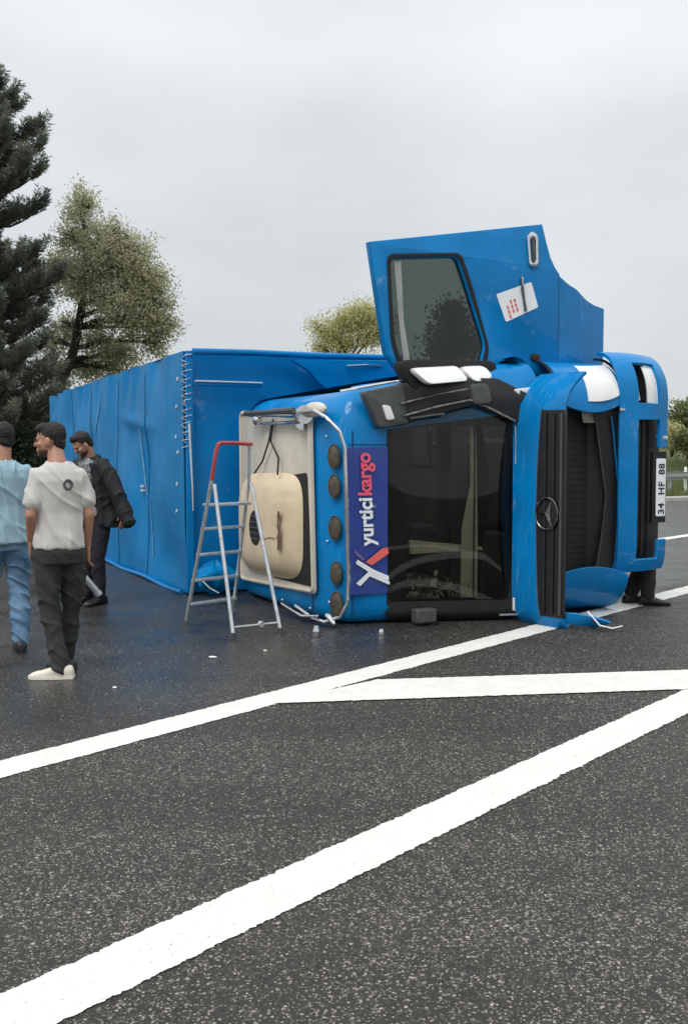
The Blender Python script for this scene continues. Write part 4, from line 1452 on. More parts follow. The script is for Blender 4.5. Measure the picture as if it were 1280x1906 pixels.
# ------------------------------------------------------------------ people
def remesh(mb, voxel, smooth_it=5, fac=0.5):
    me = mb.mesh('tmp')
    bm = bmesh.new(); bm.from_mesh(me)
    bmesh.ops.recalc_face_normals(bm, faces=bm.faces)
    bm.to_mesh(me); bm.free()
    o = bpy.data.objects.new('tmp', me)
    C.objects.link(o)
    q = o.modifiers.new('r', 'REMESH')
    q.mode = 'VOXEL'
    q.voxel_size = voxel
    s = o.modifiers.new('s', 'SMOOTH')
    s.iterations = smooth_it
    s.factor = fac
    bpy.context.view_layer.update()
    out = eval_mesh(o)
    bpy.data.objects.remove(o)
    bpy.data.meshes.remove(me)
    return out


def folds(me, amp, seed, f=(7, 7, 11), tilt=0.5, zone=None):
    me.update()
    nrm = [v.normal.copy() for v in me.vertices]
    for v, n in zip(me.vertices, nrm):
        p = v.co
        q = Vector((p.x * f[0] + seed, p.y * f[1], p.z * f[2] + tilt * f[0] * p.x))
        a = noise.noise(q)
        b = noise.noise(q * 2.1 + Vector((3, 1, 7)))
        c = noise.noise(Vector((p.x * 7 + p.z * 7 + seed, p.y * 3, p.z * 1.5 - p.x * 1.5)))
        ra, rc = max(0.0, 1 - 3.4 * abs(a)), max(0.0, 1 - 3.4 * abs(c))
        d = amp * (0.70 * ra * ra + 0.62 * rc * rc + 0.26 * b - 0.25)
        if zone:
            d *= zone(p)
        v.co = p + n * d


def ring_e(z, cx, cy, rx, ry, n=28, e=0.85):
    out = []
    for j in range(n):
        t = 2 * math.pi * j / n
        c, s = math.cos(t), math.sin(t)
        out.append((cx + rx * math.copysign(abs(c) ** e, c), cy + ry * math.copysign(abs(s) ** e, s), z))
    return out


def head_M(pos, yaw, pitch):
    return Matrix.Translation(pos) @ Matrix.Rotation(yaw, 4, 'Z') @ Matrix.Rotation(pitch, 4, 'X')


def add_head(b, M):
    b.ell((0, -0.012, 0.030), (0.075, 0.096, 0.086), M)
    b.ell((0, 0.022, -0.020), (0.066, 0.068, 0.075), M)
    b.ell((0, 0.030, -0.060), (0.052, 0.055, 0.050), M)
    b.ell((0, 0.070, -0.092), (0.026, 0.020, 0.018), M)
    b.cap((0, 0.082, 0.012), (0, 0.100, -0.024), 0.009, 0.014, 10, M)
    b.ell((0, 0.076, 0.022), (0.050, 0.014, 0.010), M)
    for s in (-1, 1):
        b.ell((s * 0.076, -0.004, -0.010), (0.011, 0.021, 0.032), M)
        b.ell((s * 0.045, 0.062, -0.022), (0.020, 0.018, 0.016), M)
    b.ell((0, 0.086, -0.055), (0.024, 0.011, 0.006), M)
    b.ell((0, 0.084, -0.068), (0.021, 0.011, 0.006), M)


def add_hand(b, wrist, d, side, curl=0.5, s=1.0):
    """palm and five fingers; d runs along the hand, side towards the thumb"""
    w = Vector(wrist); d = Vector(d).normalized(); side = Vector(side)
    side = (side - d * side.dot(d)).normalized()
    inn = d.cross(side).normalized()
    for k in (-1, 0, 1):
        b.cap(w + side * 0.020 * k * s, w + d * 0.085 * s + side * 0.026 * k * s, 0.016 * s, 0.014 * s, 10)
    for k, ln in ((1.35, 0.070), (0.45, 0.080), (-0.45, 0.074), (-1.35, 0.058)):
        p0 = w + d * 0.088 * s + side * 0.022 * k * s
        dd = (d + inn * curl * 0.6).normalized()
        p1 = p0 + dd * ln * 0.5 * s
        d2 = (d + inn * curl * 1.9).normalized()
        p2 = p1 + d2 * ln * 0.5 * s
        b.cap(p0, p1, 0.0095 * s, 0.0088 * s, 8)
        b.cap(p1, p2, 0.0088 * s, 0.0075 * s, 8)
    t0 = w + d * 0.028 * s + side * 0.030 * s
    t1 = t0 + (d * 0.6 + side * 0.75 + inn * 0.3).normalized() * 0.036 * s
    t2 = t1 + (d * 0.9 + side * 0.15 + inn * 0.5).normalized() * 0.030 * s
    b.cap(t0, t1, 0.012 * s, 0.010 * s, 8)
    b.cap(t1, t2, 0.010 * s, 0.008 * s, 8)


def shoe(ankle, yaw, m, parent, sole=None, size=1.0):
    mb_ = MB()
    rings = []
    prof = [(-0.085, 0.030, 0.062), (-0.075, 0.036, 0.085), (-0.04, 0.040, 0.095), (0.0, 0.041, 0.098), (0.04, 0.043, 0.085), (0.08, 0.047, 0.068), (0.12, 0.049, 0.055), (0.16, 0.045, 0.047), (0.185, 0.034, 0.038), (0.198, 0.018, 0.028)]
    for y, w, h_ in prof:
        ring = []
        for j in range(16):
            t = 2 * math.pi * j / 16
            c, s_ = math.cos(t), math.sin(t)
            ring.append((w * math.copysign(abs(c) ** 0.7, c), y, max(0.004, h_ * 0.5 + h_ * 0.5 * math.copysign(abs(s_) ** 0.75, s_))))
        rings.append(ring)
    mb_.loft(rings)
    M = Matrix.Translation((ankle[0], ankle[1], 0)) @ Matrix.Rotation(yaw, 4, 'Z') @ Matrix.Scale(size, 4)
    mb_.v = [tuple(M @ Vector(p)) for p in mb_.v]
    o = mb_.build('shoe', m, parent, smooth=60)
    if sole:
        sb = MB()
        out = [(math.copysign(1, 1) * 0, 0)]
        pts = [(-0.036, -0.088), (0.036, -0.088), (0.044, 0.0), (0.053, 0.10), (0.046, 0.17), (0.022, 0.204), (-0.022, 0.204), (-0.046, 0.17), (-0.053, 0.10), (-0.044, 0.0)]
        sb.loft([[tuple(M @ Vector((x, y, z))) for x, y in pts] for z in (0.002, 0.024)])
        sb.build('sole', sole, o)
    return o


def person(label, loc, rz, J, outfit, voxel=0.0085):
    p = thing('person', label, 'person', loc, rz)
    # whole body, one surface
    b = MB()
    HM = head_M(Vector(J['head']), J.get('yaw', 0), J.get('pitch', 0))
    add_head(b, HM)
    nb_ = Vector(J['neck'])
    b.cap(HM @ Vector((0, -0.030, -0.055)), nb_, 0.056, 0.066)
    tz = J.get('lean', 0.0)
    b.loft([ring_e(z, cx, cy + tz * max(0, z - 1.0), rx, ry) for z, cx, cy, rx, ry in
            ((0.84, 0, 0, .13, .095), (0.95, 0, -.01, .15, .10), (1.08, 0, 0, .135, .09), (1.22, 0, 0, .14, .09), (1.34, 0, -.005, .15, .09), (1.42, 0, -.01, .135, .075), (1.48, 0, -.01, .08, .06))])
    for s in ('l', 'r'):
        sh_, el, wr = (Vector(J[k + s]) for k in ('sh', 'el', 'wr'))
        b.chain([sh_, el, wr], [0.034, 0.038, 0.027])
        add_hand(b, wr, J['hd' + s], J['hs' + s], J.get('curl' + s, 0.5))
        hp_, kn_, an = (Vector(J[k + s]) for k in ('hp', 'kn', 'an'))
        b.chain([hp_, kn_, an], [0.075, 0.052, 0.038])
        fd = Vector((-math.sin(J['foot' + s]), math.cos(J['foot' + s]), 0))
        b.chain([an + Vector((0, 0, -0.03)), Vector((an.x, an.y, 0.040)) + fd * 0.09], [0.030, 0.018])
    body = finish('body', remesh(b, voxel * 0.8, 3, 0.45), 'skin', p, smooth=80)
    # hair, beard, eyes
    h = MB()
    hs = J.get('hair', 1.0)
    h.ell((0, -0.026, 0.046), (0.081 * hs, 0.094, 0.083 * hs), HM)
    h.ell((0, 0.030, 0.090), (0.064, 0.055, 0.034 * hs), HM)
    h.ell((0, -0.062, -0.010), (0.066, 0.046, 0.066), HM)
    hm = remesh(h, 0.008, 3)
    folds(hm, 0.009, 3, (55, 55, 55), 0)
    finish('hair', hm, 'hair', p, smooth=80)
    if J.get('beard', True):
        q = MB()
        q.ell((0, 0.026, -0.070), (0.0565, 0.060, 0.045), HM)
        q.ell((0, 0.068, -0.092), (0.027, 0.021, 0.019), HM)
        q.ell((0, 0.089, -0.046), (0.024, 0.008, 0.005), HM)
        finish('beard', remesh(q, 0.006, 2), 'beard', p, smooth=80)
    e = MB()
    for s in (-1, 1):
        e.ell((s * 0.031, 0.080, 0.003), (0.013, 0.010, 0.006), HM, 10, 6)
    e.build('eyes', 'hair', p)
    outfit(p, J)
    return p


def trousers(p, J, m, top=0.97, r=(0.112, 0.083, 0.070), seed=1, amp=0.010, end=0.06):
    t = MB()
    t.loft([ring_e(z, 0, cy, rx, ry) for z, cy, rx, ry in ((0.80, -.005, .165, .122), (0.88, -.012, .172, .130), (0.95, -.005, .165, .118), (top, 0, .160, .112))])
    for s in ('l', 'r'):
        hp_, kn_, an = (Vector(J[k + s]) for k in ('hp', 'kn', 'an'))
        lo_ = Vector((an.x, an.y - 0.005, end + r[2] * 0.9))
        t.chain([hp_ + Vector((0, 0, -0.03)), hp_.lerp(kn_, 0.5), kn_, kn_.lerp(lo_, 0.5), lo_], [r[0], (r[0] + r[1]) / 2 + .006, r[1], (r[1] + r[2]) / 2, r[2]])
    me = remesh(t, 0.009, 3)
    folds(me, amp * 0.9, seed, (5, 5, 9), 0.8, lambda q: 1.0 if q.z < 0.75 else 0.45)
    return finish('trousers', me, m, p, smooth=80)


def shirt(p, J, m, rings, sleeve, sr, seed=2, amp=0.010, name='shirt', lean=True):
    t = MB()
    tz = J.get('lean', 0.0)
    t.loft([ring_e(z, cx, cy + tz * max(0, z - 1.0), rx, ry) for z, cx, cy, rx, ry in rings])
    for s in ('l', 'r'):
        sh_, el, wr = (Vector(J[k + s]) for k in ('sh', 'el', 'wr'))
        if sleeve <= 1:
            t.chain([sh_, sh_.lerp(el, sleeve * 0.5), sh_.lerp(el, sleeve)], [sr[0], sr[1], sr[2]])
        else:
            t.chain([sh_, el, el.lerp(wr, sleeve - 1)], [sr[0], sr[1], sr[2]])
    me = remesh(t, 0.008, 3)
    folds(me, amp * 1.0, seed, (7, 7, 2.6), 0.9)
    return finish(name, me, m, p, smooth=80)


TEE0 = ((0.905, 0, -.005, .192, .142), (0.93, 0, -.005, .192, .142), (1.02, 0, -.005, .183, .130), (1.15, 0, 0, .182, .122), (1.28, 0, -.008, .196, .126), (1.37, 0, -.012, .205, .122), (1.43, 0, -.012, .185, .105), (1.475, 0, -.012, .125, .082), (1.50, 0, -.010, .078, .066))

TEE = tuple((z, cx, cy, rx * 0.92, ry * 0.95) for z, cx, cy, rx, ry in TEE0)

# man in the light grey T-shirt, seen from behind, face turned to the left
JG = dict(head=(-0.035, 0.065, 1.645), yaw=R(62), pitch=R(-4), neck=(0, -0.012, 1.46),
          shl=(-0.150, -0.01, 1.395), ell=(-0.205, -0.06, 1.14), wrl=(-0.175, 0.06, 0.945), hdl=(0.05, 0.35, -1), hsl=(0.3, 0.9, 0.2), curll=0.2,
          shr=(0.150, -0.01, 1.395), elr=(0.198, -0.055, 1.135), wrr=(0.205, 0.03, 0.895), hdr=(0.0, 0.12, -1), hsr=(-0.2, 1, 0), curlr=0.9,
          hpl=(-0.088, 0, 0.90), knl=(-0.075, 0.0, 0.49), anl=(-0.020, -0.06, 0.085), footl=R(62),
          hpr=(0.095, 0, 0.90), knr=(0.10, 0.06, 0.50), anr=(0.085, 0.17, 0.085), footr=R(20), hair=1.03)


def of_grey(p, J):
    trousers(p, J, 'trousers', seed=4, r=(0.098, 0.070, 0.060), amp=0.019, end=0.035)
    s = shirt(p, J, 'tshirt', TEE, 0.62, (0.056, 0.062, 0.068), 11, 0.017, 't_shirt')
    bv = BVHTree.FromPolygons([v.co for v in s.data.vertices], [tuple(q.vertices) for q in s.data.polygons])
    hit = bv.ray_cast(Vector((0.035, -1, 1.345)), Vector((0, 1, 0)))[0]
    y = (hit.y if hit else -0.13)
    MB().tube([(0.035 + 0.026 * math.cos(t), y - 0.004, 1.345 + 0.030 * math.sin(t)) for t in lin(0, 6.283, 25)[:-1]], 0.0085, 8, True).build('shirt_emblem', 'greyplastic', s)
    shoe((J['anl'][0], J['anl'][1]), J['footl'], 'sneaker', p, 'sneaker', 1.06)
    shoe((J['anr'][0], J['anr'][1]), J['footr'], 'shoe', p, None, 1.06)


GM = (-1.975, 7.42)
person('man in light grey T-shirt and dark trousers standing with his back turned', (*GM, 0), R(30), JG, of_grey)

# man in the pale blue shirt, cut off by the picture's left edge
JB = dict(head=(0.0, 0.03, 1.665), yaw=R(25), pitch=R(-3), neck=(0, -0.012, 1.46),
          shl=(-0.17, -0.01, 1.405), ell=(-0.24, 0.02, 1.14), wrl=(-0.20, 0.22, 1.05), hdl=(0.2, 1, -0.2), hsl=(0.5, 0, 1), curll=0.6,
          shr=(0.17, -0.01, 1.405), elr=(0.215, 0.04, 1.14), wrr=(0.13, 0.24, 1.06), hdr=(-0.3, 1, -0.1), hsr=(-0.5, 0, 1), curlr=0.6,
          hpl=(-0.095, 0, 0.90), knl=(-0.12, 0.07, 0.49), anl=(-0.15, 0.10, 0.085), footl=R(15),
          hpr=(0.095, 0, 0.90), knr=(0.11, 0.02, 0.49), anr=(0.10, -0.08, 0.085), footr=R(-5), hair=1.05, beard=False)


def of_blue(p, J):
    trousers(p, J, 'jeans', seed=9, r=(0.104, 0.078, 0.068), amp=0.024, end=0.05)
    rings = [(0.86, 0, -.005, .205, .152)] + [(z, cx, cy, rx * 1.04, ry * 1.06) for z, cx, cy, rx, ry in TEE[1:]]
    s = shirt(p, J, 'blueshirt', rings, 1.55, (0.062, 0.064, 0.055), 21, 0.018)
    MB().tube([(0.068 * math.cos(t), -0.012 + 0.062 * math.sin(t), 1.492 + 0.012 * math.sin(t)) for t in lin(0, 6.283, 25)[:-1]], 0.017, 8, True).build('collar', 'blueshirt', s)
    for s_ in ('l', 'r'):
        shoe((J['an' + s_][0], J['an' + s_][1]), J['foot' + s_], 'shoe', p, None, 1.05)


person('man in pale blue shirt and washed jeans at the left edge', (-2.66, 8.38, 0), R(28), JB, of_blue)

# man in the black jacket, looking down
JD = dict(lean=0.16, head=(0.0, 0.165, 1.630), yaw=R(-8), pitch=R(-34), neck=(0, 0.070, 1.46),
          shl=(-0.20, 0.055, 1.42), ell=(-0.315, -0.03, 1.15), wrl=(-0.385, -0.08, 0.93), hdl=(0.1, 0.2, -1), hsl=(0.3, 1, 0), curll=0.6,
          shr=(0.20, 0.055, 1.42), elr=(0.27, 0.05, 1.15), wrr=(0.13, 0.20, 1.02), hdr=(-0.6, 0.7, 0), hsr=(0, 0.3, 1), curlr=0.8,
          hpl=(-0.09, 0, 0.90), knl=(-0.085, 0.05, 0.49), anl=(-0.07, 0.03, 0.085), footl=R(12),
          hpr=(0.09, 0, 0.90), knr=(0.09, 0.06, 0.49), anr=(0.09, 0.08, 0.085), footr=R(-8), hair=1.05)


def of_dark(p, J):
    trousers(p, J, 'blacktrousers', seed=14, r=(0.098, 0.072, 0.060), end=0.05)
    shirt(p, J, 'print', [(z, cx, cy + .03, rx * .86, ry * .86) for z, cx, cy, rx, ry in TEE], 0.3, (0.05, 0.05, 0.05), 31, 0.005, 't_shirt')
    jk = MB()
    rings = ((0.80, -.01, -.06, .255, .150), (0.90, -.01, -.055, .250, .150), (1.05, 0, -.045, .240, .145), (1.2, 0, -.04, .235, .138), (1.33, 0, -.035, .225, .125), (1.41, 0, -.03, .205, .108), (1.46, 0, -.025, .14, .09), (1.51, 0, -.02, .095, .075))
    jk.loft([ring_e(r_[0], r_[1], r_[2] + 0.16 * max(0, r_[0] - 1.0), r_[3], r_[4]) for r_ in rings])
    for s in ('l', 'r'):
        sh_, el, wr = (Vector(J[k + s]) for k in ('sh', 'el', 'wr'))
        jk.chain([sh_, el, el.lerp(wr, 1.30)], [0.075, 0.080, 0.072])
    # open front panels
    for s in (-1, 1):
        jk.loft([[(s * (0.10 + a), 0.085 + b - 0.02 + 0.16 * max(0, z - 1.0), z) for a, b in ((0, 0), (0.02, 0.03), (0.10, 0.01), (0.13, -0.08), (0.02, -0.06))] for z in (0.82, 1.0, 1.2, 1.36, 1.44)])
    me = remesh(jk, 0.009, 3)
    folds(me, 0.018, 41, (7, 7, 2.6), 0.9)
    finish('jacket', me, 'jacket', p, smooth=80)
    MB().tube([(0.088 * math.cos(t), 0.062 + 0.080 * math.sin(t), 1.497 - 0.02 * math.sin(t)) for t in lin(R(140), R(400), 25)], 0.020, 8).build('collar', 'jacket', p)
    for s_ in ('l', 'r'):
        shoe((J['an' + s_][0], J['an' + s_][1]), J['foot' + s_], 'shoe', p, None, 1.05)


person('man in black jacket looking down beside the blue tarpaulin', (-2.52, 10.95, 0), R(136), JD, of_dark)

# person hidden behind the bumper: only the legs show below it
JH = dict(head=(0.0, 0.03, 1.63), yaw=R(10), pitch=R(-5), neck=(0, -0.012, 1.45),
          shl=(-0.17, -0.01, 1.41), ell=(-0.20, -0.07, 1.14), wrl=(-0.15, -0.06, 0.93), hdl=(0, 0.3, -1), hsl=(0.3, 1, 0),
          shr=(0.17, -0.01, 1.41), elr=(0.20, -0.07, 1.14), wrr=(0.15, -0.06, 0.93), hdr=(0, 0.3, -1), hsr=(-0.3, 1, 0),
          hpl=(-0.085, 0, 0.90), knl=(-0.08, 0.02, 0.49), anl=(-0.07, -0.10, 0.085), footl=R(12),
          hpr=(0.085, 0, 0.90), knr=(0.085, 0.02, 0.49), anr=(0.08, 0.03, 0.085), footr=R(-8), hair=1.0)


def of_hid(p, J):
    trousers(p, J, 'browntr', seed=24, r=(0.10, 0.078, 0.072), end=0.05)
    shirt(p, J, 'jacket', TEE, 1.7, (0.075, 0.065, 0.055), 51, 0.008)
    for s_ in ('l', 'r'):
        shoe((J['an' + s_][0], J['an' + s_][1]), J['foot' + s_], 'shoe', p, None, 1.12)


person('person hidden behind the truck bumper, dark trousers and black shoes showing', (3.06, 10.92, 0), R(-92), JH, of_hid)

# maroon case and grey bar carried low by the man in grey
mc = MB().box(-0.035, 0.035, -0.012, 0.012, -0.055, 0.055).build('pouch', 'maroon', None, bevel=0.012)
mc.location = (GM[0] + 0.150, GM[1] + 0.150, 0.80)
mc.rotation_euler = (0, R(8), R(30))
tag(mc, 'small maroon pouch in the hand of the man in grey T-shirt', 'pouch')
rb = MB().tube([(0, 0, 0), (0.19, 0.10, -0.27)], 0.030, 12)
rb.tube([(0.185, 0.098, -0.262), (0.20, 0.106, -0.285)], 0.034, 12)
rbo = rb.build('metal_bar', 'steel')
rbo.location = (-2.50, 9.95, 0.50)
tag(rbo, 'short grey metal bar held slanting downward beside the black-jacketed man', 'metal bar')


# ------------------------------------------------------------------ trees and shrubs
def quads_mesh(name, c, u, w):
    """c: centres (n,3), u and w: half axes (n,3) -> pointed leaf quads"""
    n = len(c)
    v = np.empty((n, 4, 3))
    v[:, 0] = c - u
    v[:, 1] = c + w
    v[:, 2] = c + u
    v[:, 3] = c - w
    me = bpy.data.meshes.new(name)
    me.vertices.add(n * 4)
    me.vertices.foreach_set('co', v.reshape(-1))
    me.loops.add(n * 4)
    me.loops.foreach_set('vertex_index', np.arange(n * 4))
    me.polygons.add(n)
    me.polygons.foreach_set('loop_start', np.arange(n) * 4)
    me.polygons.foreach_set('loop_total', np.full(n, 4))
    me.update()
    me.validate()
    return me


def rand_dirs(n):
    d = rng.normal(size=(n, 3))
    return d / np.linalg.norm(d, axis=1)[:, None]


def leaves_mesh(blobs, n, size, shell=0.45, clump=14, spread=0.16):
    """leaves in small clumps spread through a set of ellipsoid blobs"""
    wts = np.array([b[3] * b[4] * b[5] for b in blobs]) ** 0.8
    wts = wts / wts.sum()
    k = n // clump
    bi = rng.choice(len(blobs), size=k, p=wts)
    B = np.array(blobs)
    d = rand_dirs(k)
    r = (shell + (1 - shell) * rng.random(k)) ** 0.8
    r *= 1 + 0.16 * rng.normal(size=k)
    cc = B[bi, :3] + d * B[bi, 3:6] * r[:, None]
    c = np.repeat(cc, clump, axis=0) + rng.normal(size=(k * clump, 3)) * spread
    u = rand_dirs(len(c))
    t = rand_dirs(len(c))
    w = np.cross(u, t)
    w /= np.linalg.norm(w, axis=1)[:, None] + 1e-9
    s = size * (0.6 + 0.8 * rng.random(len(c)))[:, None]
    return quads_mesh('crown', c, u * s, w * s * 0.45), cc


def branch_path(a, b, bend_=0.15, n=5):
    a, b = Vector(a), Vector(b)
    out = []
    ln = (b - a).length
    o1 = Vector((random.uniform(-1, 1), random.uniform(-1, 1), random.uniform(0, 1))) * bend_ * ln
    for i in range(n + 1):
        t = i / n
        out.append(tuple(a.lerp(b, t) + o1 * math.sin(math.pi * t)))
    return out


def tree(label, base, forks, blobs, nleaf, size, leafm, barkm='bark', trunk_r=0.14, group=None, name='tree', twigs=5, shell=0.35, clump=14, spread=0.16, tw=0.012):
    t = thing(name, label, 'tree', base, 0, group)
    b0 = Vector(base)
    lb = MB()
    pts = [Vector(q) - b0 for q in forks]
    pp = [Vector((0, 0, -0.05))] + pts
    fine = []
    for i in range(len(pp) - 1):
        for k in range(4):
            fine.append(pp[i].lerp(pp[i + 1], k / 4) + Vector((random.uniform(-.03, .03), random.uniform(-.03, .03), 0)) * (1 if i + k else 0))
    fine.append(pp[-1])
    rs = [trunk_r * (1.25 if i == 0 else 1 - 0.5 * i / len(fine)) for i in range(len(fine))]
    lb.tube([tuple(q) for q in fine], rs, 10)
    for bl in blobs:
        c = Vector(bl[:3]) - b0
        # start at the nearest point on the upper half of the trunk that lies below the clump
        st0 = min((q for q in fine[len(fine) // 3:]), key=lambda q: (q - c).length + (2.0 if q.z > c.z else 0))
        path = branch_path(st0, c, 0.10)
        r0 = trunk_r * 0.42
        lb.tube(path, [r0 * (1 - 0.75 * i / (len(path) - 1)) for i in range(len(path))], 7)
        for k in range(twigs):
            s0 = Vector(path[random.randint(2, len(path) - 1)])
            dd = Vector(rand_dirs(1)[0])
            dd.z = abs(dd.z) * 0.8 - 0.1
            e = c + Vector((dd.x * bl[3], dd.y * bl[4], dd.z * bl[5])) * random.uniform(0.75, 1.05)
            pth = branch_path(s0, e, 0.12, 4)
            lb.tube(pth, [tw * 1.5, tw * 1.3, tw, tw * 0.8, tw * 0.5], 5)
    lb.build('trunk', barkm, t, smooth=60)
    me, _ = leaves_mesh([(b_[0] - b0.x, b_[1] - b0.y, b_[2] - b0.z, b_[3], b_[4], b_[5]) for b_ in blobs], nleaf, size, shell, clump, spread)
    finish('crown', me, leafm, t, smooth=0)
    return t


# tall pine at the left edge
def pine(label, base, layers, height):
    t = thing('pine_tree', label, 'tree', base)
    tr = MB()
    tr.tube([(0.03 * math.sin(z), 0.02 * math.cos(z * 1.3), z) for z in lin(-0.05, height, 18)], [0.20 * (1 - 0.9 * i / 17) + 0.02 for i in range(18)], 9)
    cs, us, ws = [], [], []

    def brush(a, b, n, ln):
        a, b = np.array(a), np.array(b)
        d = (b - a) / (np.linalg.norm(b - a) + 1e-9)
        s = rng.random(n)
        p = a + np.outer(s, b - a)
        q = rand_dirs(n)
        q = q - np.outer(q @ d, d)
        q /= np.linalg.norm(q, axis=1)[:, None] + 1e-9
        q = q * 1.0 + d * 0.55 + np.array([0, 0, 0.12])
        q /= np.linalg.norm(q, axis=1)[:, None]
        l_ = ln * (0.7 + 0.5 * rng.random(n))[:, None]
        w = np.cross(q, rand_dirs(n))
        w /= np.linalg.norm(w, axis=1)[:, None] + 1e-9
        cs.append(p + q * l_ * 0.5)
        us.append(q * l_ * 0.5)
        ws.append(w * 0.012)

    for (z, rad, nb__) in layers:
        ph = random.uniform(0, 6)
        for k in range(nb__):
            a = ph + 2 * math.pi * k / nb__ + random.uniform(-.25, .25)
            ln = rad * random.uniform(0.75, 1.08)
            z0 = z + random.uniform(-0.25, 0.25)
            d = Vector((math.cos(a), math.sin(a), 0))
            p0 = Vector((0, 0, z0 - 0.25))
            pts = [p0 + d * ln * s + Vector((0, 0, 0.30 * ln * s * s + 0.05 * math.sin(s * 9))) for s in lin(0, 1, 7)]
            tr.tube([tuple(q) for q in pts], [0.045 * (1 - 0.8 * i / 6) for i in range(7)], 5)
            m_ = int(8 + 10 * ln)
            for j in range(m_):
                s = 0.28 + 0.72 * (j + random.random()) / m_
                i0 = min(5, int(s * 6))
                o = pts[i0].lerp(pts[i0 + 1], s * 6 - i0)
                sd_ = Vector((-d.y, d.x, 0)) * random.uniform(-1, 1)
                dirv = (d * random.uniform(0.1, 0.8) + sd_ * 0.8 + Vector((0, 0, random.uniform(0.7, 1.9)))).normalized()
                brush(o, o + dirv * random.uniform(0.35, 0.70), 95, 0.155)
            brush(pts[-2], pts[-1] + Vector((0, 0, 0.25)), 100, 0.17)
    brush((0, 0, height - 0.6), (0, 0, height + 0.15), 160, 0.18)
    tr.build('trunk', 'bark', t, smooth=60)
    finish('crown', quads_mesh('crown', np.vstack(cs), np.vstack(us), np.vstack(ws)), 'needle', t, smooth=0)
    return t


pine('tall dark pine tree cut by the left edge of the picture', (-9.15, 27.0, 0.1),
     [(10.8, 0.45, 5), (10.3, 0.7, 6), (9.7, 1.1, 6), (9.2, 1.6, 7), (8.6, 1.8, 7), (8.0, 1.95, 7), (7.4, 1.95, 7), (6.1, 1.8, 6), (5.6, 2.1, 8), (5.0, 2.15, 8), (4.5, 2.1, 7), (3.6, 1.95, 7), (3.1, 2.2, 8), (2.6, 2.2, 8), (2.1, 2.15, 8), (1.6, 2.1, 8), (1.1, 2.0, 7)], 11.1)


def at(px, py, D):      # a point at depth D, from the angles read in the photograph
    x = (px - 640) / 2000.0
    y = -(py - 953) / 2000.0
    P_ = R(3.376)
    r = (x, math.cos(P_) + y * math.sin(P_), -math.sin(P_) + y * math.cos(P_))
    t = D / r[1]
    return (r[0] * t, D, 1.59 + r[2] * t)


def blob(px, py, D, rpx, squash=0.85, dd=0.0):
    c = at(px, py, D + dd)
    r = rpx / 2000.0 * D
    return (*c, r, r, r * squash)


tree('spreading tree with thin yellow-green spring leaves behind the tarpaulin', (-8.05, 29.5, 0.1),
     [at(92, 780, 29.5), at(112, 712, 29.5), at(132, 668, 29.6), at(150, 590, 29.7), at(160, 500, 29.8), at(158, 420, 29.8)],
     [blob(152, 385, 29.8, 34, 1.4), blob(205, 440, 29.6, 40), blob(250, 470, 29.8, 42), blob(288, 520, 29.9, 36), blob(300, 570, 30.0, 32), blob(110, 500, 30.2, 40), blob(140, 450, 29.6, 44), blob(190, 480, 29.4, 52), blob(238, 505, 29.8, 52), blob(270, 545, 29.8, 46),
      blob(150, 525, 29.6, 52), blob(210, 560, 29.4, 56), blob(285, 600, 29.9, 36), blob(250, 600, 29.6, 40), blob(190, 640, 30.0, 44), blob(290, 640, 30.2, 28), blob(230, 665, 30.8, 40), blob(105, 640, 30.8, 30), blob(130, 610, 30.6, 34), blob(165, 685, 30.8, 34), blob(120, 690, 30.9, 30), blob(205, 690, 30.9, 28), blob(310, 610, 30.2, 30)],
     52000, 0.042, 'leaf', trunk_r=0.17, twigs=16, shell=0.25, clump=22, spread=0.13, tw=0.020)
tree('small pale yellow-green tree just left of the open door', (-0.30, 38.0, 0.1),
     [(-0.25, 38, 1.8), (-0.15, 38, 3.2), (0.0, 38, 4.4)],
     [blob(592, 610, 38, 24), blob(618, 622, 38, 26), blob(645, 598, 38, 34), blob(675, 585, 38, 34), blob(690, 620, 38, 36), blob(640, 640, 38, 30), blob(600, 648, 38, 22), blob(715, 600, 38, 30)],
     13000, 0.048, 'leaf_pale', 'bark_pale', 0.10, twigs=11, shell=0.2, clump=16, spread=0.15, tw=0.016)
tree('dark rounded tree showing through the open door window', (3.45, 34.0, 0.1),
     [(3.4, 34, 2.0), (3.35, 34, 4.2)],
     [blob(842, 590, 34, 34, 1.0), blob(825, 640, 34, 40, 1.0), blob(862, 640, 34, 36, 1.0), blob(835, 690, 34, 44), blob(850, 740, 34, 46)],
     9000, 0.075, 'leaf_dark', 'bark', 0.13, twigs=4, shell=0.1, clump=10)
for i, (px, py, D, r, lab, lm_) in enumerate((
        (1283, 775, 46, 36, 'mid-green tree behind the guard rail at the right edge', 'leaf_mid'),
        (1345, 760, 52, 60, 'larger mid-green tree further right, mostly past the picture edge', 'leaf_mid'),)):
    c = at(px, py, D)
    tree(lab, (c[0], D, 1.2), [(c[0], D, 2.0), (c[0], D, c[2])],
         [blob(px, py, D, r), blob(px - r * .7, py + 22, D, r * .7), blob(px + r * .7, py + 15, D, r * .75), blob(px, py + 40, D, r * .9)], 4500, 0.09, lm_, 'bark', 0.10, 'trees at the right edge', twigs=4)


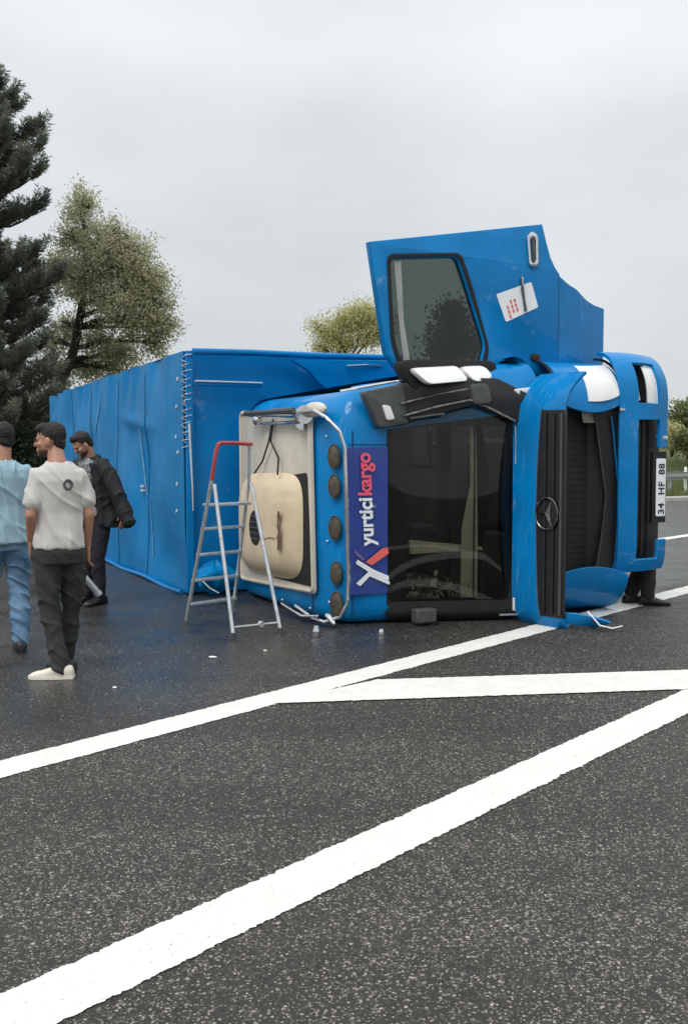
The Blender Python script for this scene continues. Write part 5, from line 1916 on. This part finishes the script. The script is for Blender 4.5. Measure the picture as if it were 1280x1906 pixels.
def shrub(label, px, py, D, r, leafm, n=3500, size=0.06, zb=0.1, group='shrubs along the verge', nb__=4):
    c = at(px, py, D)
    s = thing('shrub', label, 'shrub', (c[0], D, zb), 0, group)
    R_ = r / 2000.0 * D
    blobs = []
    for k in range(nb__):
        a = 2 * math.pi * k / nb__ + px
        blobs.append((R_ * 0.5 * math.cos(a), R_ * 0.4 * math.sin(a), max(0.3, c[2] - zb) * random.uniform(0.45, 1.0), R_ * 0.65, R_ * 0.6, max(0.3, c[2] - zb) * 0.5))
    st = MB()
    for bl in blobs:
        st.tube(branch_path((0, 0, -0.05), bl[:3], 0.1), [0.035, 0.03, 0.025, 0.02, 0.014, 0.008], 6)
        for k in range(4):
            dd = rand_dirs(1)[0]
            st.tube(branch_path(bl[:3], (bl[0] + dd[0] * bl[3], bl[1] + dd[1] * bl[4], bl[2] + abs(dd[2]) * bl[5]), 0.1, 3), [0.014, 0.012, 0.009, 0.005], 5)
    st.build('stems', 'bark', s, smooth=60)
    me, _ = leaves_mesh(blobs, n, size, 0.2, 10, 0.10)
    finish('foliage', me, leafm, s, smooth=0)
    return s


shrub('dark shrub below the pine, behind the man in pale blue', 15, 830, 26.5, 75, 'leaf_dark', 7000, 0.06)
shrub('dark shrub between the heads of the two nearest men', 62, 850, 27.5, 70, 'leaf_dark', 7000, 0.06)
shrub('olive shrub at the tail of the truck under the spring tree', 110, 840, 30.0, 60, 'leaf_mid', 5000, 0.05)
shrub('low dark shrub at the left edge behind the pine', -40, 840, 29.0, 80, 'leaf_dark', 6000, 0.06)
shrub('pale shrub on the bank just right of the bumper', 1250, 795, 44, 22, 'leaf_pale', 2500, 0.06, 1.3)
shrub('green shrub on the bank at the right edge', 1285, 810, 43, 34, 'leaf_mid', 3500, 0.06, 1.2)

# ------------------------------------------------------------------ guard rail on the far verge
gr = thing('guard_rail', 'pale steel guard rail along the far grass verge at right', 'guard rail', (10.5, 34.5, 0.1), math.atan2(kd.y, kd.x))
gw = MB()
sec = [(-0.02, 0.0), (0.03, 0.05), (-0.02, 0.10), (-0.02, 0.20), (0.03, 0.25), (-0.02, 0.30)]
gw.grid(lambda s, k: (s, sec[int(k)][0], 0.50 + sec[int(k)][1] * 0.8), lin(-8, 30, 60), [0, 1, 2, 3, 4, 5])
gw.build('rail_beam', 'galv', gr, solid=0.01)
for s in range(-8, 31, 4):
    MB().box(s - 0.05, s + 0.05, 0.02, 0.10, 0.0, 0.70).build('rail_post', 'galv', gr)
mpp = at(1275, 905, 35)
mp = MB().tube([(0, 0, 0), (0, 0, 0.85), (0, 0, 0.9)], [0.05, 0.05, 0.03], 10).build('marker_post', 'white')
mp.location = (mpp[0], 35, 0.1)
tag(mp, 'short white marker post on the far verge at the right edge', 'post')

# grass tufts on the visible part of the verge
ng = 42000
s_ = rng.uniform(25, 110, ng)
t_ = np.abs(rng.normal(0, 5, ng)) + 0.1
base_ = np.array([verge_pt(a, b) for a, b in zip(s_, t_)])
hh = 0.07 + 0.13 * rng.random(ng)
u_ = np.stack([rng.normal(0, 0.03, ng), rng.normal(0, 0.03, ng), hh], 1)
w_ = np.stack([0.012 + 0 * hh, 0.008 * rng.normal(size=ng), 0 * hh], 1)
gme = quads_mesh('verge_grass_blades', base_ + u_ * 0.8, u_, w_)
go = finish('grass', gme, 'leaf_mid', None, smooth=0)
tag(go, 'rough grass growing on the far verge', 'grass', kind='stuff')

# exposed chippings in the road surface near the camera
def chips(n, xy, rmin, rmax, zf):
    r = rmin + (rmax - rmin) * rng.random(n) ** 2
    ang = rng.random(n) * 6.283
    asp = 0.6 + 0.4 * rng.random(n)
    base8 = np.array([[1, 0, 0.15], [0.5, 0.8, 0.1], [-0.6, 0.75, 0.15], [-1, -0.1, 0.1], [-0.4, -0.85, 0.15], [0.6, -0.7, 0.1], [0.1, 0.05, 1.0]])
    V = np.repeat(base8[None], n, 0) * (1 + 0.22 * rng.normal(size=(n, 7, 1)) * np.array([1, 1, 0.6]))
    V[:, :, 1] *= asp[:, None]
    c, s2 = np.cos(ang)[:, None], np.sin(ang)[:, None]
    X = (V[:, :, 0] * c - V[:, :, 1] * s2) * r[:, None] + xy[:, 0:1]
    Y = (V[:, :, 0] * s2 + V[:, :, 1] * c) * r[:, None] + xy[:, 1:2]
    Z = (V[:, :, 2] - 0.15) * r[:, None] * zf
    P3 = np.stack([X, Y, Z], 2).reshape(-1, 3)
    tri = np.array([[0, 1, 6], [1, 2, 6], [2, 3, 6], [3, 4, 6], [4, 5, 6], [5, 0, 6]])
    F = (tri[None] + (np.arange(n) * 7)[:, None, None]).reshape(-1, 3)
    me = bpy.data.meshes.new('chips')
    me.vertices.add(len(P3)); me.vertices.foreach_set('co', P3.reshape(-1))
    me.loops.add(F.size); me.loops.foreach_set('vertex_index', F.reshape(-1))
    me.polygons.add(len(F)); me.polygons.foreach_set('loop_start', np.arange(len(F)) * 3)
    me.polygons.foreach_set('loop_total', np.full(len(F), 3))
    me.update(); me.validate()
    return me


ns_ = 130000
yy_ = 2.4 + 8.5 * rng.random(ns_) ** 1.5
xx_ = (rng.random(ns_) * 2 - 1) * (0.40 * yy_ + 0.9)
keep = np.ones(ns_, bool)
dl = np.array([0.6340, 0.7733])
for p0, hw in (((-4.0, 2.44), 0.135), ((-3.3, 0.02), 0.14)):
    dd_ = np.abs(-(xx_ - p0[0]) * dl[1] + (yy_ - p0[1]) * dl[0])
    keep &= dd_ > hw
lo_ = 6.60 + 0.147 * (xx_ + 0.27)
keep &= ~((xx_ > -0.5) & (yy_ > lo_) & (yy_ < lo_ + 0.72))
wetd = -0.762 * xx_ + 0.647 * yy_
keep &= (wetd < 4.7) | (rng.random(ns_) < 0.25)
dens = np.array([noise.noise(Vector((a * 0.9, b * 0.9, 4))) + 0.6 * noise.noise(Vector((a * 3.1, b * 3.1, 8))) for a, b in zip(xx_, yy_)])
keep &= rng.random(ns_) < np.clip(0.62 + 0.75 * dens, 0.15, 1.0)
XY = np.stack([xx_, yy_], 1)[keep]
so = finish('road_chippings', chips(len(XY), XY, 0.0020, 0.0062, 0.55), 'stone', None, smooth=0)
tag(so, 'pale stone chippings standing out of the asphalt', 'stones', kind='stuff')
ng2 = 60
gx = np.stack([rng.normal(0.7, 0.75, ng2), rng.normal(9.0, 0.22, ng2)], 1)
gx[:, 1] += 0.25 * np.abs(gx[:, 0] - 0.7)
gx[:, 1] = np.minimum(gx[:, 1], 9.30 + 0.3 * gx[:, 0])
gf = finish('glass_fragments', chips(ng2, gx, 0.003, 0.008, 0.7), 'steel', None, smooth=0)
tag(gf, 'crumbs of broken glass scattered in front of the cab', 'glass', kind='stuff')

# ------------------------------------------------------------------ bits lying on the wet road
frag = [(-0.23, 8.98, 'broken chrome lamp bracket on the road under the cab roof', 'chrome', 0.045, 0.10),
        (0.32, 9.10, 'small pale lamp piece on the road below the banner', 'steel', 0.025, 0.05),
        (-1.00, 8.09, 'flat white scrap on the wet road in front of the ladder', 'white', 0.035, 0.012),
        (-0.62, 8.35, 'tiny white chip on the road just right of the ladder', 'white', 0.016, 0.012),
        (-1.52, 7.05, 'small white chip on the road beside the cream sneaker', 'white', 0.018, 0.012)]
for i, (x, y, lab, m, r, h_) in enumerate(frag):
    q = MB()
    k = 7
    ph = [random.uniform(0.6, 1.1) for _ in range(k)]
    q.loft([[(r * ph[j] * s * math.cos(6.283 * j / k), r * 0.8 * ph[j] * s * math.sin(6.283 * j / k), z) for j in range(k)] for z, s in ((0.001, 0.9), (h_ * 0.5, 1.0), (h_, 0.6))])
    o = q.build('broken_piece', m, None, smooth=0)
    o.location = (x, y, 0.002)
    tag(o, lab, 'debris', 'broken pieces on the road')
print('TRIS', sum(len(o.data.polygons) for o in bpy.data.objects if o.type == 'MESH'))
